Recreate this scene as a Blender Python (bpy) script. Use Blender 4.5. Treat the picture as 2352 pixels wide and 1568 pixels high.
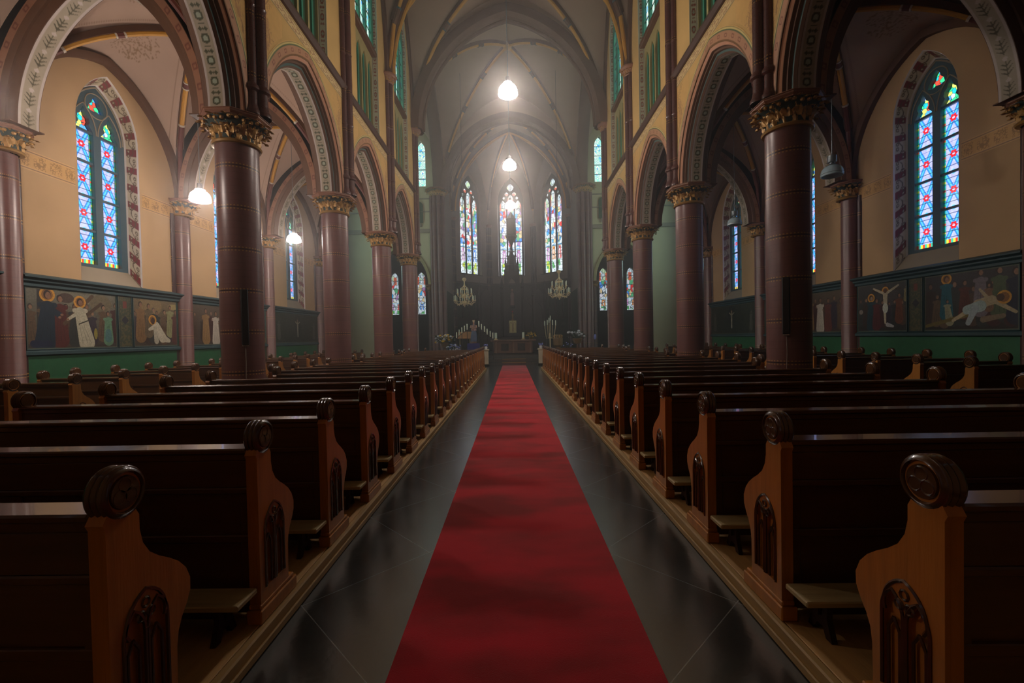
import bpy, bmesh, math, random
import numpy as np
from mathutils import Vector, Matrix
from mathutils.geometry import tessellate_polygon
PI = math.pi
for o in list(bpy.data.objects): bpy.data.objects.remove(o)
C = bpy.context.scene.collection
S = bpy.context.scene
# ---------------------------------------------------------------- camera (2352 x 1568 frame)
FPX = 1010.0
cam_data = bpy.data.cameras.new('camera'); cam_data.sensor_width = 36; cam_data.sensor_fit = 'HORIZONTAL'
cam_data.lens = FPX * 36 / 2352; cam_data.clip_start = 0.05; cam_data.clip_end = 200
cam_data.shift_x = 17.4 / 2352; cam_data.shift_y = 8.5 / 2352
cam = bpy.data.objects.new('camera', cam_data); C.objects.link(cam)
cam.matrix_world = Matrix.Translation((0.009, 0, 1.6)) @ Matrix.Rotation(0.0202, 4, 'Z') @ Matrix.Rotation(PI / 2 - 0.0187, 4, 'X') @ Matrix.Rotation(-0.0203, 4, 'Z')
S.camera = cam
# ---------------------------------------------------------------- world, exposure
W = bpy.data.worlds.new('world'); S.world = W; W.use_nodes = True
W.node_tree.nodes['Background'].inputs[0].default_value = (0.55, 0.65, 0.8, 1)
W.node_tree.nodes['Background'].inputs[1].default_value = 0.3
S.view_settings.view_transform = 'Standard'; S.view_settings.look = 'None'
S.view_settings.gamma = 1.0; S.view_settings.use_curve_mapping = False
S.view_settings.exposure = 0.0
cy = S.cycles
cy.max_bounces = 6; cy.diffuse_bounces = 4; cy.glossy_bounces = 3; cy.transmission_bounces = 2
cy.volume_bounces = 0; cy.transparent_max_bounces = 8
cy.sample_clamp_indirect = 3.0; cy.caustics_reflective = False; cy.caustics_refractive = False
cy.use_adaptive_sampling = True; cy.adaptive_threshold = 0.03
LAMP_E = 200.0; AISLE_LAMP_E = 115.0       # radiance of a lit pendant shade
SKY_L = {'aisle': 1.7, 'clere': 1.7, 'apse': 4.0, 'chapel': 1.8, 'transept': 9.0}
HAZE = 0.0125
# ---------------------------------------------------------------- layout (metres; Y runs down the nave)
BAY = 4.25; COL0 = 7.74; COLX = 4.8
COLS = [COL0 + BAY * k for k in (-2, -1, 0, 1, 2, 3)]        # nave columns
MIDS = [COL0 + BAY * (k + 0.5) for k in (-2, -1, 0, 1, 2)]   # bay centres
CROSS0, CROSS1 = COLS[-1], 28.9
SPRING, NSPRING = 5.5, 11.2
APSE_C, APSE_W = 33.3, 4.7
FACE, WALLY, GLASSY = 4.45, 9.12, 9.45

def sky_light(name, w, h, L, M, color=(0.9, 0.96, 1.0)):
    """daylight standing outside a window, shining in through its tinted panes"""
    d = bpy.data.lights.new(name, 'AREA'); d.shape = 'RECTANGLE'; d.size = w; d.size_y = h
    d.energy = L * PI * w * h; d.color = color
    o = bpy.data.objects.new(name, d); C.objects.link(o); o.matrix_world = M; o.visible_camera = True
    return o
def side_matrix(side, y0):
    return Matrix.Translation((0, y0, 0)) @ Matrix.Rotation(-PI / 2 if side == 'right' else PI / 2, 4, 'Z')
def inward(lx, ly, z):      # area light aiming to local -Y
    return Matrix.Translation((lx, ly, z)) @ Matrix.Rotation(-PI / 2, 4, 'X')
for side in ('left', 'right'):
    for y0 in MIDS[2:]:
        sky_light('daylight_aisle', 4.2, 6.4, SKY_L['aisle'], side_matrix(side, y0) @ inward(0, 9.95, 5.6))
    for y0 in MIDS[2:]:
        sky_light('daylight_clerestory', 4.2, 5.2, SKY_L['clere'], side_matrix(side, y0) @ inward(0, 5.0, 13.4))
for k in (-1, 0, 1):
    sky_light('daylight_apse', 2.6, 8.4, SKY_L['apse'],
              Matrix.Translation((0, APSE_C, 0)) @ Matrix.Rotation(-k * PI / 4, 4, 'Z') @ inward(0, APSE_W + 0.75, 11.0))
for s in (-1, 1):
    for x in (7.45, 9.65):
        sky_light('daylight_chapel', 1.0, 4.2, SKY_L['chapel'], Matrix.Translation((0, 0, 0)) @ inward(s * x, 36.6, 5.2))
    sky_light('added_light_transept_end', 3.6, 8.6, SKY_L['transept'], side_matrix('left' if s < 0 else 'right', (CROSS0 + CROSS1) / 2) @ inward(0, 11.7, 9.3))  # added light behind an unseen end window, to brighten crossing and chancel
    sky_light('daylight_transept', 1.2, 3.6, SKY_L['chapel'], inward(s * 5.9, 29.8, 13.0))

# ---------------------------------------------------------------- materials
def lin(c):
    return tuple(((v / 255) / 12.92 if v / 255 <= 0.04045 else ((v / 255 + 0.055) / 1.055) ** 2.4) for v in c)
def srgb_hex(h):
    return lin(tuple(int(h[i:i + 2], 16) for i in (0, 2, 4)))
class NT:
    def __init__(s, m): s.t = m.node_tree; s.n = s.t.nodes; s.l = s.t.links
    def node(s, kind, **kw):
        n = s.n.new(kind)
        for k, v in kw.items():
            if k.startswith('i_'):
                key = k[2:]; key = int(key) if key.isdigit() else key.replace('_', ' ')
                if hasattr(v, 'is_output'): s.l.new(v, n.inputs[key])
                else: n.inputs[key].default_value = v
            else: setattr(n, k, v)
        return n
    def math(s, op, a, b=None, clamp=False):
        n = s.n.new('ShaderNodeMath'); n.operation = op; n.use_clamp = clamp
        for i, v in enumerate((a, b)):
            if v is None: continue
            if hasattr(v, 'is_output'): s.l.new(v, n.inputs[i])
            else: n.inputs[i].default_value = v
        return n.outputs[0]
    def mix(s, f, a, b, kind='MIX'):
        n = s.n.new('ShaderNodeMix'); n.data_type = 'RGBA'; n.blend_type = kind
        for i, v in ((0, f), (6, a), (7, b)):
            if hasattr(v, 'is_output'): s.l.new(v, n.inputs[i])
            elif i == 0: n.inputs[0].default_value = v
            else: n.inputs[i].default_value = (*v[:3], 1)
        return n.outputs[2]
def new_mat(name):
    m = bpy.data.materials.new(name); m.use_nodes = True
    return m, NT(m), m.node_tree.nodes['Principled BSDF']
def mat(name, color, rough=0.6, metal=0.0, var=0.25, scale=3.0, bump=0.0, bscale=40.0, stretch=(1, 1, 1), color2=None, spec=0.5, attr=False, coat=0.0):
    m, T, b = new_mat(name)
    tc = T.node('ShaderNodeTexCoord').outputs['Object']
    mp = T.node('ShaderNodeMapping', i_Vector=tc, i_Scale=stretch).outputs[0]
    nz = T.node('ShaderNodeTexNoise', i_Vector=mp, i_Scale=scale, i_Detail=5.0).outputs[0]
    if attr:
        base = T.node('ShaderNodeAttribute', attribute_name='Col').outputs['Color']
    else: base = color
    if color2 is None:
        f = T.math('MULTIPLY_ADD', nz, var * 2); f.node.inputs[2].default_value = 1 - var
        col = T.mix(1.0, base, T.node('ShaderNodeCombineColor', i_Red=f, i_Green=f, i_Blue=f).outputs[0], 'MULTIPLY')
    else:
        r = T.node('ShaderNodeValToRGB', i_Fac=nz); r.color_ramp.elements[0].position = 0.35; r.color_ramp.elements[1].position = 0.65
        r.color_ramp.elements[0].color = (*color, 1); r.color_ramp.elements[1].color = (*color2, 1); col = r.outputs[0]
    T.l.new(col, b.inputs['Base Color'])
    b.inputs['Roughness'].default_value = rough; b.inputs['Metallic'].default_value = metal
    b.inputs['Specular IOR Level'].default_value = spec; b.inputs['Coat Weight'].default_value = coat
    if bump:
        bn = T.node('ShaderNodeTexNoise', i_Vector=mp, i_Scale=bscale, i_Detail=4.0).outputs[0]
        T.l.new(T.node('ShaderNodeBump', i_Strength=bump, i_Distance=0.01, i_Height=bn).outputs[0], b.inputs['Normal'])
    return m
def emat(name, color, L):
    m, T, b = new_mat(name)
    b.inputs['Base Color'].default_value = (*color, 1); b.inputs['Emission Color'].default_value = (*color, 1)
    b.inputs['Emission Strength'].default_value = L
    return m
def glass_mat(name):
    m = bpy.data.materials.new(name); m.use_nodes = True; T = NT(m); T.n.clear()
    a = T.node('ShaderNodeAttribute', attribute_name='Col').outputs['Color']
    t = T.node('ShaderNodeBsdfTransparent', i_Color=a).outputs[0]
    g = T.node('ShaderNodeBsdfGlossy', i_Roughness=0.15, i_Color=(0.5, 0.5, 0.5, 1)).outputs[0]
    mx = T.node('ShaderNodeMixShader', i_0=0.03, i_1=t, i_2=g).outputs[0]
    T.node('ShaderNodeOutputMaterial', i_Surface=mx)
    return m
def tile_mat(name, c1, c2, band_z, dot_r, period=0.71, rough=0.22):
    """glazed maroon tile: fine courses, and every 0.71 m a dark joint between two rows of pale dots"""
    m, T, b = new_mat(name)
    tc = T.node('ShaderNodeTexCoord').outputs['Object']
    x, y, z = T.node('ShaderNodeSeparateXYZ', i_0=tc).outputs
    nz = T.node('ShaderNodeTexNoise', i_Vector=tc, i_Scale=2.2, i_Detail=6.0).outputs[0]
    col = T.mix(nz, c1, c2)
    br = T.node('ShaderNodeTexNoise', i_Vector=tc, i_Scale=60.0, i_Detail=2.0).outputs[0]
    col = T.mix(T.math('MULTIPLY', br, 0.35), col, tuple(v * 0.45 for v in c1))
    fz = T.math('PINGPONG', T.math('ADD', z, band_z), period / 2)      # 0 at the joint
    joint = T.math('LESS_THAN', fz, 0.008)
    ang = T.math('ARCTAN2', y, x)
    dots = T.math('GREATER_THAN', T.math('SINE', T.math('MULTIPLY', ang, dot_r)), 0.1)
    row = T.math('LESS_THAN', T.math('ABSOLUTE', T.math('SUBTRACT', fz, 0.028)), 0.009)
    course = T.math('LESS_THAN', T.math('PINGPONG', z, 0.0592), 0.0025)
    col = T.mix(T.math('MULTIPLY', course, 0.35), col, (0.02, 0.01, 0.01))
    col = T.mix(T.math('MULTIPLY', T.math('MULTIPLY', dots, row), 0.75), col, lin((190, 145, 70)))
    col = T.mix(joint, col, (0.02, 0.008, 0.006))
    T.l.new(col, b.inputs['Base Color']); b.inputs['Roughness'].default_value = rough
    T.l.new(T.math('MULTIPLY_ADD', br, 0.2), b.inputs['Roughness']); b.inputs['Roughness'].links[0].from_node.inputs[2].default_value = rough - 0.1
    return m
MT = {}
def M_(k): return MT[k]
MT['tile'] = tile_mat('maroon_tile', lin((128, 86, 82)), lin((98, 64, 60)), 0.35, 40, rough=0.34)
MT['tile_dark'] = tile_mat('dark_maroon_tile', lin((78, 50, 48)), lin((58, 37, 36)), 0.35, 12, rough=0.4)
MT['plaster'] = mat('yellow_plaster', lin((198, 162, 100)), 0.8, var=0.18, scale=1.6, bump=0.1, bscale=25)
MT['aisle_plaster'] = mat('tan_plaster', lin((184, 152, 112)), 0.8, var=0.12, scale=1.2, bump=0.08)
MT['web'] = mat('vault_plaster', (0, 0, 0), 0.85, var=0.16, scale=1.0, bump=0.1, attr=True)
MT['nave_web'] = mat('nave_vault_plaster', lin((158, 134, 112)), 0.85, var=0.16, scale=0.8, bump=0.1)
MT['rib_brown'] = mat('brown_rib_stone', lin((92, 62, 42)), 0.7, var=0.2, scale=4)
MT['rib_yellow'] = mat('ochre_rib_roll', lin((190, 138, 48)), 0.5, var=0.18, scale=5)
MT['rib_red'] = mat('red_banded_rib', lin((96, 46, 38)), 0.6, var=0.3, scale=20)
MT['rib_white'] = mat('pale_rib_band', lin((190, 180, 165)), 0.6, var=0.1)
MT['rib_teal'] = mat('dark_teal_band', lin((44, 70, 74)), 0.6, var=0.2)
MT['apse_plaster'] = mat('grey_mauve_plaster', lin((140, 124, 112)), 0.85, var=0.12, scale=1.4)
MT['green_plaster'] = mat('pale_green_plaster', lin((196, 188, 150)), 0.85, var=0.1, scale=1.5)
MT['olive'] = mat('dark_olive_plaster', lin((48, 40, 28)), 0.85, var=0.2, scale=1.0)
MT['apse_green'] = mat('dark_green_hanging', lin((40, 56, 40)), 0.9, var=0.3, scale=3)
MT['dado'] = mat('green_dado_paint', lin((36, 92, 58)), 0.5, var=0.35, scale=9, bump=0.1)
MT['teal'] = mat('teal_window_stone', lin((62, 88, 98)), 0.6, var=0.15)
MT['teal_green'] = mat('green_window_stone', lin((48, 128, 104)), 0.6, var=0.15)
MT['sill'] = mat('grey_sill_stone', lin((150, 138, 118)), 0.75, var=0.12)
MT['cream'] = mat('cream_stone', lin((160, 148, 98)), 0.7, var=0.1)
MT['panel_green'] = mat('blind_arcade_green', lin((52, 84, 56)), 0.7, var=0.3, scale=4)
MT['string'] = mat('dark_brown_moulding', lin((70, 46, 34)), 0.6, var=0.2)
MT['shaft'] = tile_mat('brown_shaft_tile', lin((104, 66, 60)), lin((76, 46, 42)), 0.1, 30, 1.05, 0.3)
MT['gold'] = mat('gilded_leaf_stone', lin((176, 134, 70)), 0.45, metal=0.25, var=0.45, scale=14, bump=0.3, bscale=60)
MT['gold_trim'] = mat('gilt_moulding', lin((160, 122, 62)), 0.4, metal=0.3, var=0.2)
MT['cap_ground'] = mat('dark_green_capital_ground', lin((30, 48, 40)), 0.7, var=0.3)
MT['abacus'] = mat('brown_pink_abacus_stone', lin((134, 90, 66)), 0.55, var=0.2)
MT['wood'] = mat('dark_oak', lin((84, 54, 27)), 0.33, var=0.4, scale=6, stretch=(0.35, 4, 4), bump=0.05, bscale=30, coat=0.25)
MT['wood_end'] = mat('oak_pew_end', lin((178, 114, 44)), 0.36, var=0.35, scale=7, stretch=(4, 4, 0.35), bump=0.08, bscale=30, coat=0.2)
MT['wood_rail'] = mat('varnished_oak_rail', lin((88, 58, 34)), 0.2, var=0.3, scale=5, stretch=(0.25, 5, 5), coat=0.4)
MT['wood_dark'] = mat('dark_carved_oak', lin((46, 26, 14)), 0.45, var=0.3, scale=10)
MT['knob'] = mat('dark_polished_carving', lin((80, 50, 26)), 0.22, var=0.3, scale=9, coat=0.5)
MT['wood_pale'] = mat('worn_kneeler_board', lin((172, 152, 106)), 0.6, var=0.35, scale=8, stretch=(0.4, 4, 4), bump=0.1)
MT['platform'] = mat('worn_pine_platform', lin((182, 142, 86)), 0.6, var=0.45, scale=5, stretch=(3, 0.3, 1), bump=0.15)
MT['kerb'] = mat('platform_edge_board', lin((164, 132, 80)), 0.5, var=0.4, scale=7, stretch=(3, 0.3, 3))
MT['black'] = mat('black_plastic', lin((22, 20, 20)), 0.4, var=0.1)
MT['cable'] = mat('pale_cable', lin((150, 140, 130)), 0.5, var=0.05)
MT['lamp_on'] = emat('glowing_lamp_shade', (1.0, 0.86, 0.76), LAMP_E)
MT['lamp_on_aisle'] = emat('glowing_aisle_lamp_shade', (1.0, 0.84, 0.74), AISLE_LAMP_E)
MT['lamp_housing'] = mat('dark_lamp_housing', lin((40, 40, 42)), 0.5, var=0.05)
MT['lamp_off'] = mat('unlit_lamp_shade', lin((170, 195, 205)), 0.25, var=0.04)
MT['lamp_metal'] = mat('grey_lamp_metal', lin((120, 130, 135)), 0.35, metal=0.5, var=0.1)
MT['brass'] = mat('brass', lin((250, 222, 170)), 0.3, metal=0.3, var=0.15)
MT['wax'] = mat('candle_wax', lin((236, 240, 214)), 0.5, var=0.05)
MT['marble'] = mat('cream_marble', lin((205, 190, 160)), 0.4, var=0.15, scale=3)
MT['altar'] = mat('altar_brown_stone', lin((112, 76, 58)), 0.35, var=0.3, scale=5)
MT['altar_dark'] = mat('altar_dark_panel', lin((30, 26, 22)), 0.3, var=0.3)
MT['retable'] = mat('dark_carved_retable', lin((44, 30, 26)), 0.5, var=0.4, scale=6)
MT['pale_gold'] = mat('pale_gold_door', lin((250, 240, 170)), 0.35, metal=0.1, var=0.2, scale=12)
MT['statue'] = mat('painted_plaster_flesh', lin((178, 130, 100)), 0.6, var=0.15)
MT['robe_blue'] = mat('faded_blue_robe', lin((78, 92, 122)), 0.6, var=0.2)
MT['robe_pink'] = mat('pale_pink_robe', lin((160, 120, 116)), 0.6, var=0.2)
MT['blue_cloth'] = mat('royal_blue_cloth', lin((16, 22, 110)), 0.8, var=0.25, scale=5)
MT['leaf'] = mat('dark_green_leaf', lin((40, 62, 30)), 0.6, var=0.4, scale=9)
MT['fl_yellow'] = mat('yellow_petals', lin((236, 180, 20)), 0.6, var=0.2)
MT['fl_white'] = mat('white_petals', lin((220, 214, 220)), 0.6, var=0.1)
MT['fl_blue'] = mat('lilac_blue_petals', lin((130, 140, 215)), 0.6, var=0.2)
MT['basket'] = mat('woven_basket', lin((120, 88, 44)), 0.7, var=0.4, scale=20)
MT['red_glass'] = mat('red_sanctuary_glass', lin((220, 30, 40)), 0.3)
MT['pew_tan'] = mat('tan_wood_board', lin((190, 128, 74)), 0.5, var=0.2)
MT['paint'] = mat('wall_painting', (0, 0, 0), 0.55, var=0.12, scale=9, attr=True)
MT['glass'] = glass_mat('stained_glass')
MT['lead'] = mat('lead_bars', lin((26, 28, 30)), 0.6)
# polished slate floor laid on the diagonal
def slate():
    m, T, b = new_mat('polished_slate')
    tc = T.node('ShaderNodeTexCoord').outputs['Object']
    mp = T.node('ShaderNodeMapping', i_Vector=tc, i_Rotation=(0, 0, PI / 4)).outputs[0]
    x, y, z = T.node('ShaderNodeSeparateXYZ', i_0=mp).outputs
    d = T.math('MINIMUM', T.math('PINGPONG', x, 0.46), T.math('PINGPONG', y, 0.46))
    line = T.math('LESS_THAN', d, 0.0025)
    n1 = T.node('ShaderNodeTexNoise', i_Vector=tc, i_Scale=2.5, i_Detail=7.0, i_Roughness=0.65).outputs[0]
    n2 = T.node('ShaderNodeTexNoise', i_Vector=tc, i_Scale=30.0, i_Detail=4.0).outputs[0]
    col = T.mix(n1, lin((18, 21, 22)), lin((44, 49, 49)))
    col = T.mix(T.math('MULTIPLY', line, T.math('MULTIPLY', n1, 1.0)), col, lin((150, 150, 140)))
    T.l.new(col, b.inputs['Base Color'])
    r = T.math('MULTIPLY_ADD', n1, 0.10); r.node.inputs[2].default_value = 0.18
    T.l.new(r, b.inputs['Roughness']); b.inputs['IOR'].default_value = 1.85; b.inputs['Coat Weight'].default_value = 0.3; b.inputs['Coat Roughness'].default_value = 0.28; b.inputs['Specular IOR Level'].default_value = 1.0
    T.l.new(T.node('ShaderNodeBump', i_Strength=0.08, i_Distance=0.01, i_Height=n2).outputs[0], b.inputs['Normal'])
    return m
def carpet():
    m, T, b = new_mat('red_carpet_pile')
    tc = T.node('ShaderNodeTexCoord').outputs['Object']
    n1 = T.node('ShaderNodeTexNoise', i_Vector=T.node('ShaderNodeMapping', i_Vector=tc, i_Scale=(0.6, 1.3, 1)).outputs[0], i_Scale=1.6, i_Detail=3.0).outputs[0]
    n2 = T.node('ShaderNodeTexNoise', i_Vector=tc, i_Scale=260.0, i_Detail=2.0).outputs[0]
    r = T.node('ShaderNodeValToRGB', i_Fac=n1); r.color_ramp.elements[0].position = 0.38; r.color_ramp.elements[1].position = 0.6
    r.color_ramp.elements[0].color = (*lin((160, 8, 22)), 1); r.color_ramp.elements[1].color = (*lin((222, 10, 44)), 1)
    col = T.mix(T.math('MULTIPLY', n2, 0.5), r.outputs[0], lin((90, 4, 12)))
    T.l.new(col, b.inputs['Base Color']); b.inputs['Roughness'].default_value = 0.95; b.inputs['Specular IOR Level'].default_value = 0.1
    b.inputs['Sheen Weight'].default_value = 0.3
    T.l.new(T.node('ShaderNodeBump', i_Strength=0.5, i_Distance=0.006, i_Height=n2).outputs[0], b.inputs['Normal'])
    return m
MT['slate'] = slate(); MT['carpet'] = carpet()
# ---------------------------------------------------------------- mesh helpers
class MB:
    def __init__(s): s.v = []; s.f = []
    def add(s, vs, fs, M=None):
        b = len(s.v)
        s.v += [tuple(M @ Vector(p)) for p in vs] if M is not None else [tuple(p) for p in vs]
        s.f += [tuple(i + b for i in f) for f in fs]
        return s
    def box(s, x0, y0, z0, x1, y1, z1, M=None):
        return s.add([(x0, y0, z0), (x1, y0, z0), (x1, y1, z0), (x0, y1, z0), (x0, y0, z1), (x1, y0, z1), (x1, y1, z1), (x0, y1, z1)],
                     [(0, 3, 2, 1), (4, 5, 6, 7), (0, 1, 5, 4), (1, 2, 6, 5), (2, 3, 7, 6), (3, 0, 4, 7)], M)
    def bbox(s, x0, y0, z0, x1, y1, z1, b=0.01, M=None):   # box with all edges bevelled
        X = (x0, x1); Y = (y0, y1); Z = (z0, z1); vs = []; idx = {}
        for i in (0, 1):
            for j in (0, 1):
                for k in (0, 1):
                    sx, sy, sz = (1, -1)[i], (1, -1)[j], (1, -1)[k]
                    for a, (p) in enumerate(((X[i], Y[j] + sy * b, Z[k] + sz * b), (X[i] + sx * b, Y[j], Z[k] + sz * b), (X[i] + sx * b, Y[j] + sy * b, Z[k]))):
                        idx[(i, j, k, a)] = len(vs); vs.append(p)
        q = lambda *t: tuple(idx[u] for u in t)
        fs = []
        for i in (0, 1):
            f = q((i, 0, 0, 0), (i, 1, 0, 0), (i, 1, 1, 0), (i, 0, 1, 0)); fs.append(f if i else f[::-1])
            f = q((0, i, 0, 1), (0, i, 1, 1), (1, i, 1, 1), (1, i, 0, 1)); fs.append(f if i else f[::-1])
            f = q((0, 0, i, 2), (1, 0, i, 2), (1, 1, i, 2), (0, 1, i, 2)); fs.append(f if i else f[::-1])
        for i in (0, 1):
            for j in (0, 1):
                fs.append(q((i, j, 0, 0), (i, j, 1, 0), (i, j, 1, 1), (i, j, 0, 1)))
                fs.append(q((i, 0, j, 0), (i, 1, j, 0), (i, 1, j, 2), (i, 0, j, 2)))
                fs.append(q((0, i, j, 1), (1, i, j, 1), (1, i, j, 2), (0, i, j, 2)))
                for k in (0, 1): fs.append(q((i, j, k, 0), (i, j, k, 1), (i, j, k, 2)))
        return s.add(vs, fs, M)
    def lathe(s, prof, n=24, a0=0, a1=2 * PI, M=None):     # prof: (r, z) from bottom to top
        full = abs(a1 - a0 - 2 * PI) < 1e-6; m = n if full else n + 1
        vs = [(r * math.cos(a0 + (a1 - a0) * i / n), r * math.sin(a0 + (a1 - a0) * i / n), z) for r, z in prof for i in range(m)]
        fs = [(j * m + i, j * m + (i + 1) % m, (j + 1) * m + (i + 1) % m, (j + 1) * m + i) for j in range(len(prof) - 1) for i in range(n)]
        return s.add(vs, fs, M)
    def cyl(s, x, y, r, z0, z1, n=16, r1=None):
        r1 = r if r1 is None else r1
        return s.lathe([(0.0001, z0), (r, z0), (r1, z1), (0.0001, z1)], n, M=Matrix.Translation((x, y, 0)))
    def tube(s, pts, r, n=8, closed=False, caps=True):
        pts = [Vector(p) for p in pts]; N = len(pts); vs = []; up = Vector((0, 0, 1))
        rr = r if isinstance(r, (list, tuple)) else [r] * N; prev = None
        for i, p in enumerate(pts):
            if closed: t = pts[(i + 1) % N] - pts[i - 1]
            else: t = pts[min(i + 1, N - 1)] - pts[max(i - 1, 0)]
            t.normalize()
            if prev is None: a = t.cross(up) if abs(t.z) < 0.95 else t.cross(Vector((0, 1, 0)))
            else: a = prev - t * prev.dot(t)
            a.normalize(); prev = a; b = t.cross(a)
            vs += [tuple(p + (a * math.cos(2 * PI * k / n) + b * math.sin(2 * PI * k / n)) * rr[i]) for k in range(n)]
        R = N if closed else N - 1
        fs = [(i * n + k, ((i + 1) % N) * n + k, ((i + 1) % N) * n + (k + 1) % n, i * n + (k + 1) % n) for i in range(R) for k in range(n)]
        if not closed and caps: fs += [tuple(range(n)), tuple(range((N - 1) * n, N * n))[::-1]]
        return s.add(vs, fs)
    def rail(s, pts, prof, closed_prof=True, side=None):   # prof (u sideways, w away from the path's inside); side fixed horizontal vector
        pts = [Vector(p) for p in pts]; N = len(pts); vs = []; m = len(prof)
        for i, p in enumerate(pts):
            t = (pts[min(i + 1, N - 1)] - pts[max(i - 1, 0)]).normalized()
            a = Vector(side) if side else t.cross(Vector((0, 0, 1))).normalized()
            b = a.cross(t).normalized()
            if b.z < 0 and abs(b.z) > 0.02: b = -b
            vs += [tuple(p + a * u + b * w) for u, w in prof]
        K = m if closed_prof else m - 1
        fs = [(i * m + k, (i + 1) * m + k, (i + 1) * m + (k + 1) % m, i * m + (k + 1) % m) for i in range(N - 1) for k in range(K)]
        return s.add(vs, fs)
    def prism(s, poly, d0, d1, to=lambda a, b, d: (a, b, d), holes=()):    # polygon (a,b) with holes, thickness from d0 to d1
        loops = [list(poly)] + [list(h) for h in holes]
        tri = tessellate_polygon([[Vector((a, b, 0)) for a, b in L] for L in loops])
        flat = [p for L in loops for p in L]; n = len(flat)
        vs = [to(a, b, d0) for a, b in flat] + [to(a, b, d1) for a, b in flat]
        fs = [tuple(t) for t in tri] + [tuple(i + n for i in t)[::-1] for t in tri]
        k = 0
        for L in loops:
            m = len(L)
            fs += [(k + i, k + (i + 1) % m, n + k + (i + 1) % m, n + k + i) for i in range(m)]; k += m
        return s.add(vs, fs)
    def flat(s, poly, d, to, holes=()):
        loops = [list(poly)] + [list(h) for h in holes]
        tri = tessellate_polygon([[Vector((a, b, 0)) for a, b in L] for L in loops])
        flat = [p for L in loops for p in L]
        return s.add([to(a, b, d) for a, b in flat], [tuple(t) for t in tri])
    def grid(s, fn, nu, nv):
        vs = [fn(i / nu, j / nv) for j in range(nv + 1) for i in range(nu + 1)]
        return s.add(vs, [(j * (nu + 1) + i, j * (nu + 1) + i + 1, (j + 1) * (nu + 1) + i + 1, (j + 1) * (nu + 1) + i) for j in range(nv) for i in range(nu)])
    def blob(s, c, r, n=8, m=5):
        pr = [(max(1e-4, math.sin(PI * k / m)), -math.cos(PI * k / m)) for k in range(m + 1)]
        r = r if isinstance(r, (tuple, list)) else (r, r, r)
        return s.lathe(pr, n, M=Matrix.Translation(c) @ Matrix.Diagonal((*r, 1)))
    def mesh(s, name, material, smooth=None):
        me = bpy.data.meshes.new(name); me.from_pydata(s.v, [], s.f)
        bm = bmesh.new(); bm.from_mesh(me); bmesh.ops.recalc_face_normals(bm, faces=bm.faces); bm.to_mesh(me); bm.free()
        me.materials.append(MT[material])
        if smooth is not None:
            me.polygons.foreach_set('use_smooth', [True] * len(me.polygons))
            me.set_sharp_from_angle(angle=smooth)
        me.update(); return me
    def build(s, name, material, parent=None, smooth=0.7, loc=None, **tags):
        me = s.mesh(name, material, smooth)
        o = bpy.data.objects.new(name, me); C.objects.link(o)
        if loc is not None: o.location = loc
        if parent is not None: o.parent = parent
        for k, v in tags.items(): o[k] = v
        return o
def struct(mb, name, material, parent=None, smooth=0.7, label=None):
    o = mb.build(name, material, parent, smooth)
    if parent is None: o['kind'] = 'structure'
    if label: o['label'] = label
    return o
def thing(name, label, cat, loc=(0, 0, 0), rz=0, group=None):
    o = bpy.data.objects.new(name, None); C.objects.link(o); o.location = loc; o.rotation_euler = (0, 0, rz)
    o.empty_display_size = 0.1; o['label'] = label; o['category'] = cat
    if group: o['group'] = group
    return o
def tag(o, label, cat, group=None):
    o['label'] = label; o['category'] = cat
    if group: o['group'] = group
    return o
def children_of(o): return [c for c in bpy.data.objects if c.parent == o]
def copy_tree(o, parent=None):
    kids = KIDS.get(o.name)
    if kids is None: kids = KIDS[o.name] = children_of(o)
    c = o.copy(); C.objects.link(c)
    if parent is not None: c.parent = parent
    for k in kids: copy_tree(k, c)
    return c
KIDS = {}
def painted(name, fn, colfn, nu, nv, parent=None, material='paint', struct_=False):
    """fine grid whose colour attribute holds the painting: fn(u,v)->xyz arrays, colfn(u,v)->rgb arrays (linear)"""
    u, v = np.meshgrid(np.linspace(0, 1, nu + 1), np.linspace(0, 1, nv + 1))
    P = np.stack(np.broadcast_arrays(*fn(u, v)), -1).reshape(-1, 3).astype(np.float32)
    me = bpy.data.meshes.new(name); n = (nu + 1) * (nv + 1)
    idx = (np.arange(nv)[:, None] * (nu + 1) + np.arange(nu)[None, :]).ravel()
    F = np.stack([idx, idx + 1, idx + nu + 2, idx + nu + 1], -1).astype(np.int32)
    me.vertices.add(n); me.vertices.foreach_set('co', P.ravel())
    me.loops.add(F.size); me.loops.foreach_set('vertex_index', F.ravel())
    me.polygons.add(len(F)); me.polygons.foreach_set('loop_start', np.arange(0, F.size, 4, dtype=np.int32))
    me.update(calc_edges=True)
    a = me.color_attributes.new('Col', 'FLOAT_COLOR', 'POINT')
    c = np.ones((n, 4), np.float32); c[:, :3] = np.clip(np.stack(np.broadcast_arrays(*colfn(u, v)), -1).reshape(-1, 3), 0, 1)
    a.data.foreach_set('color', c.ravel()); me.materials.append(MT[material])
    me.polygons.foreach_set('use_smooth', [True] * len(F))
    o = bpy.data.objects.new(name, me); C.objects.link(o)
    if parent is not None: o.parent = parent
    elif struct_: o['kind'] = 'structure'
    return o
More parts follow.
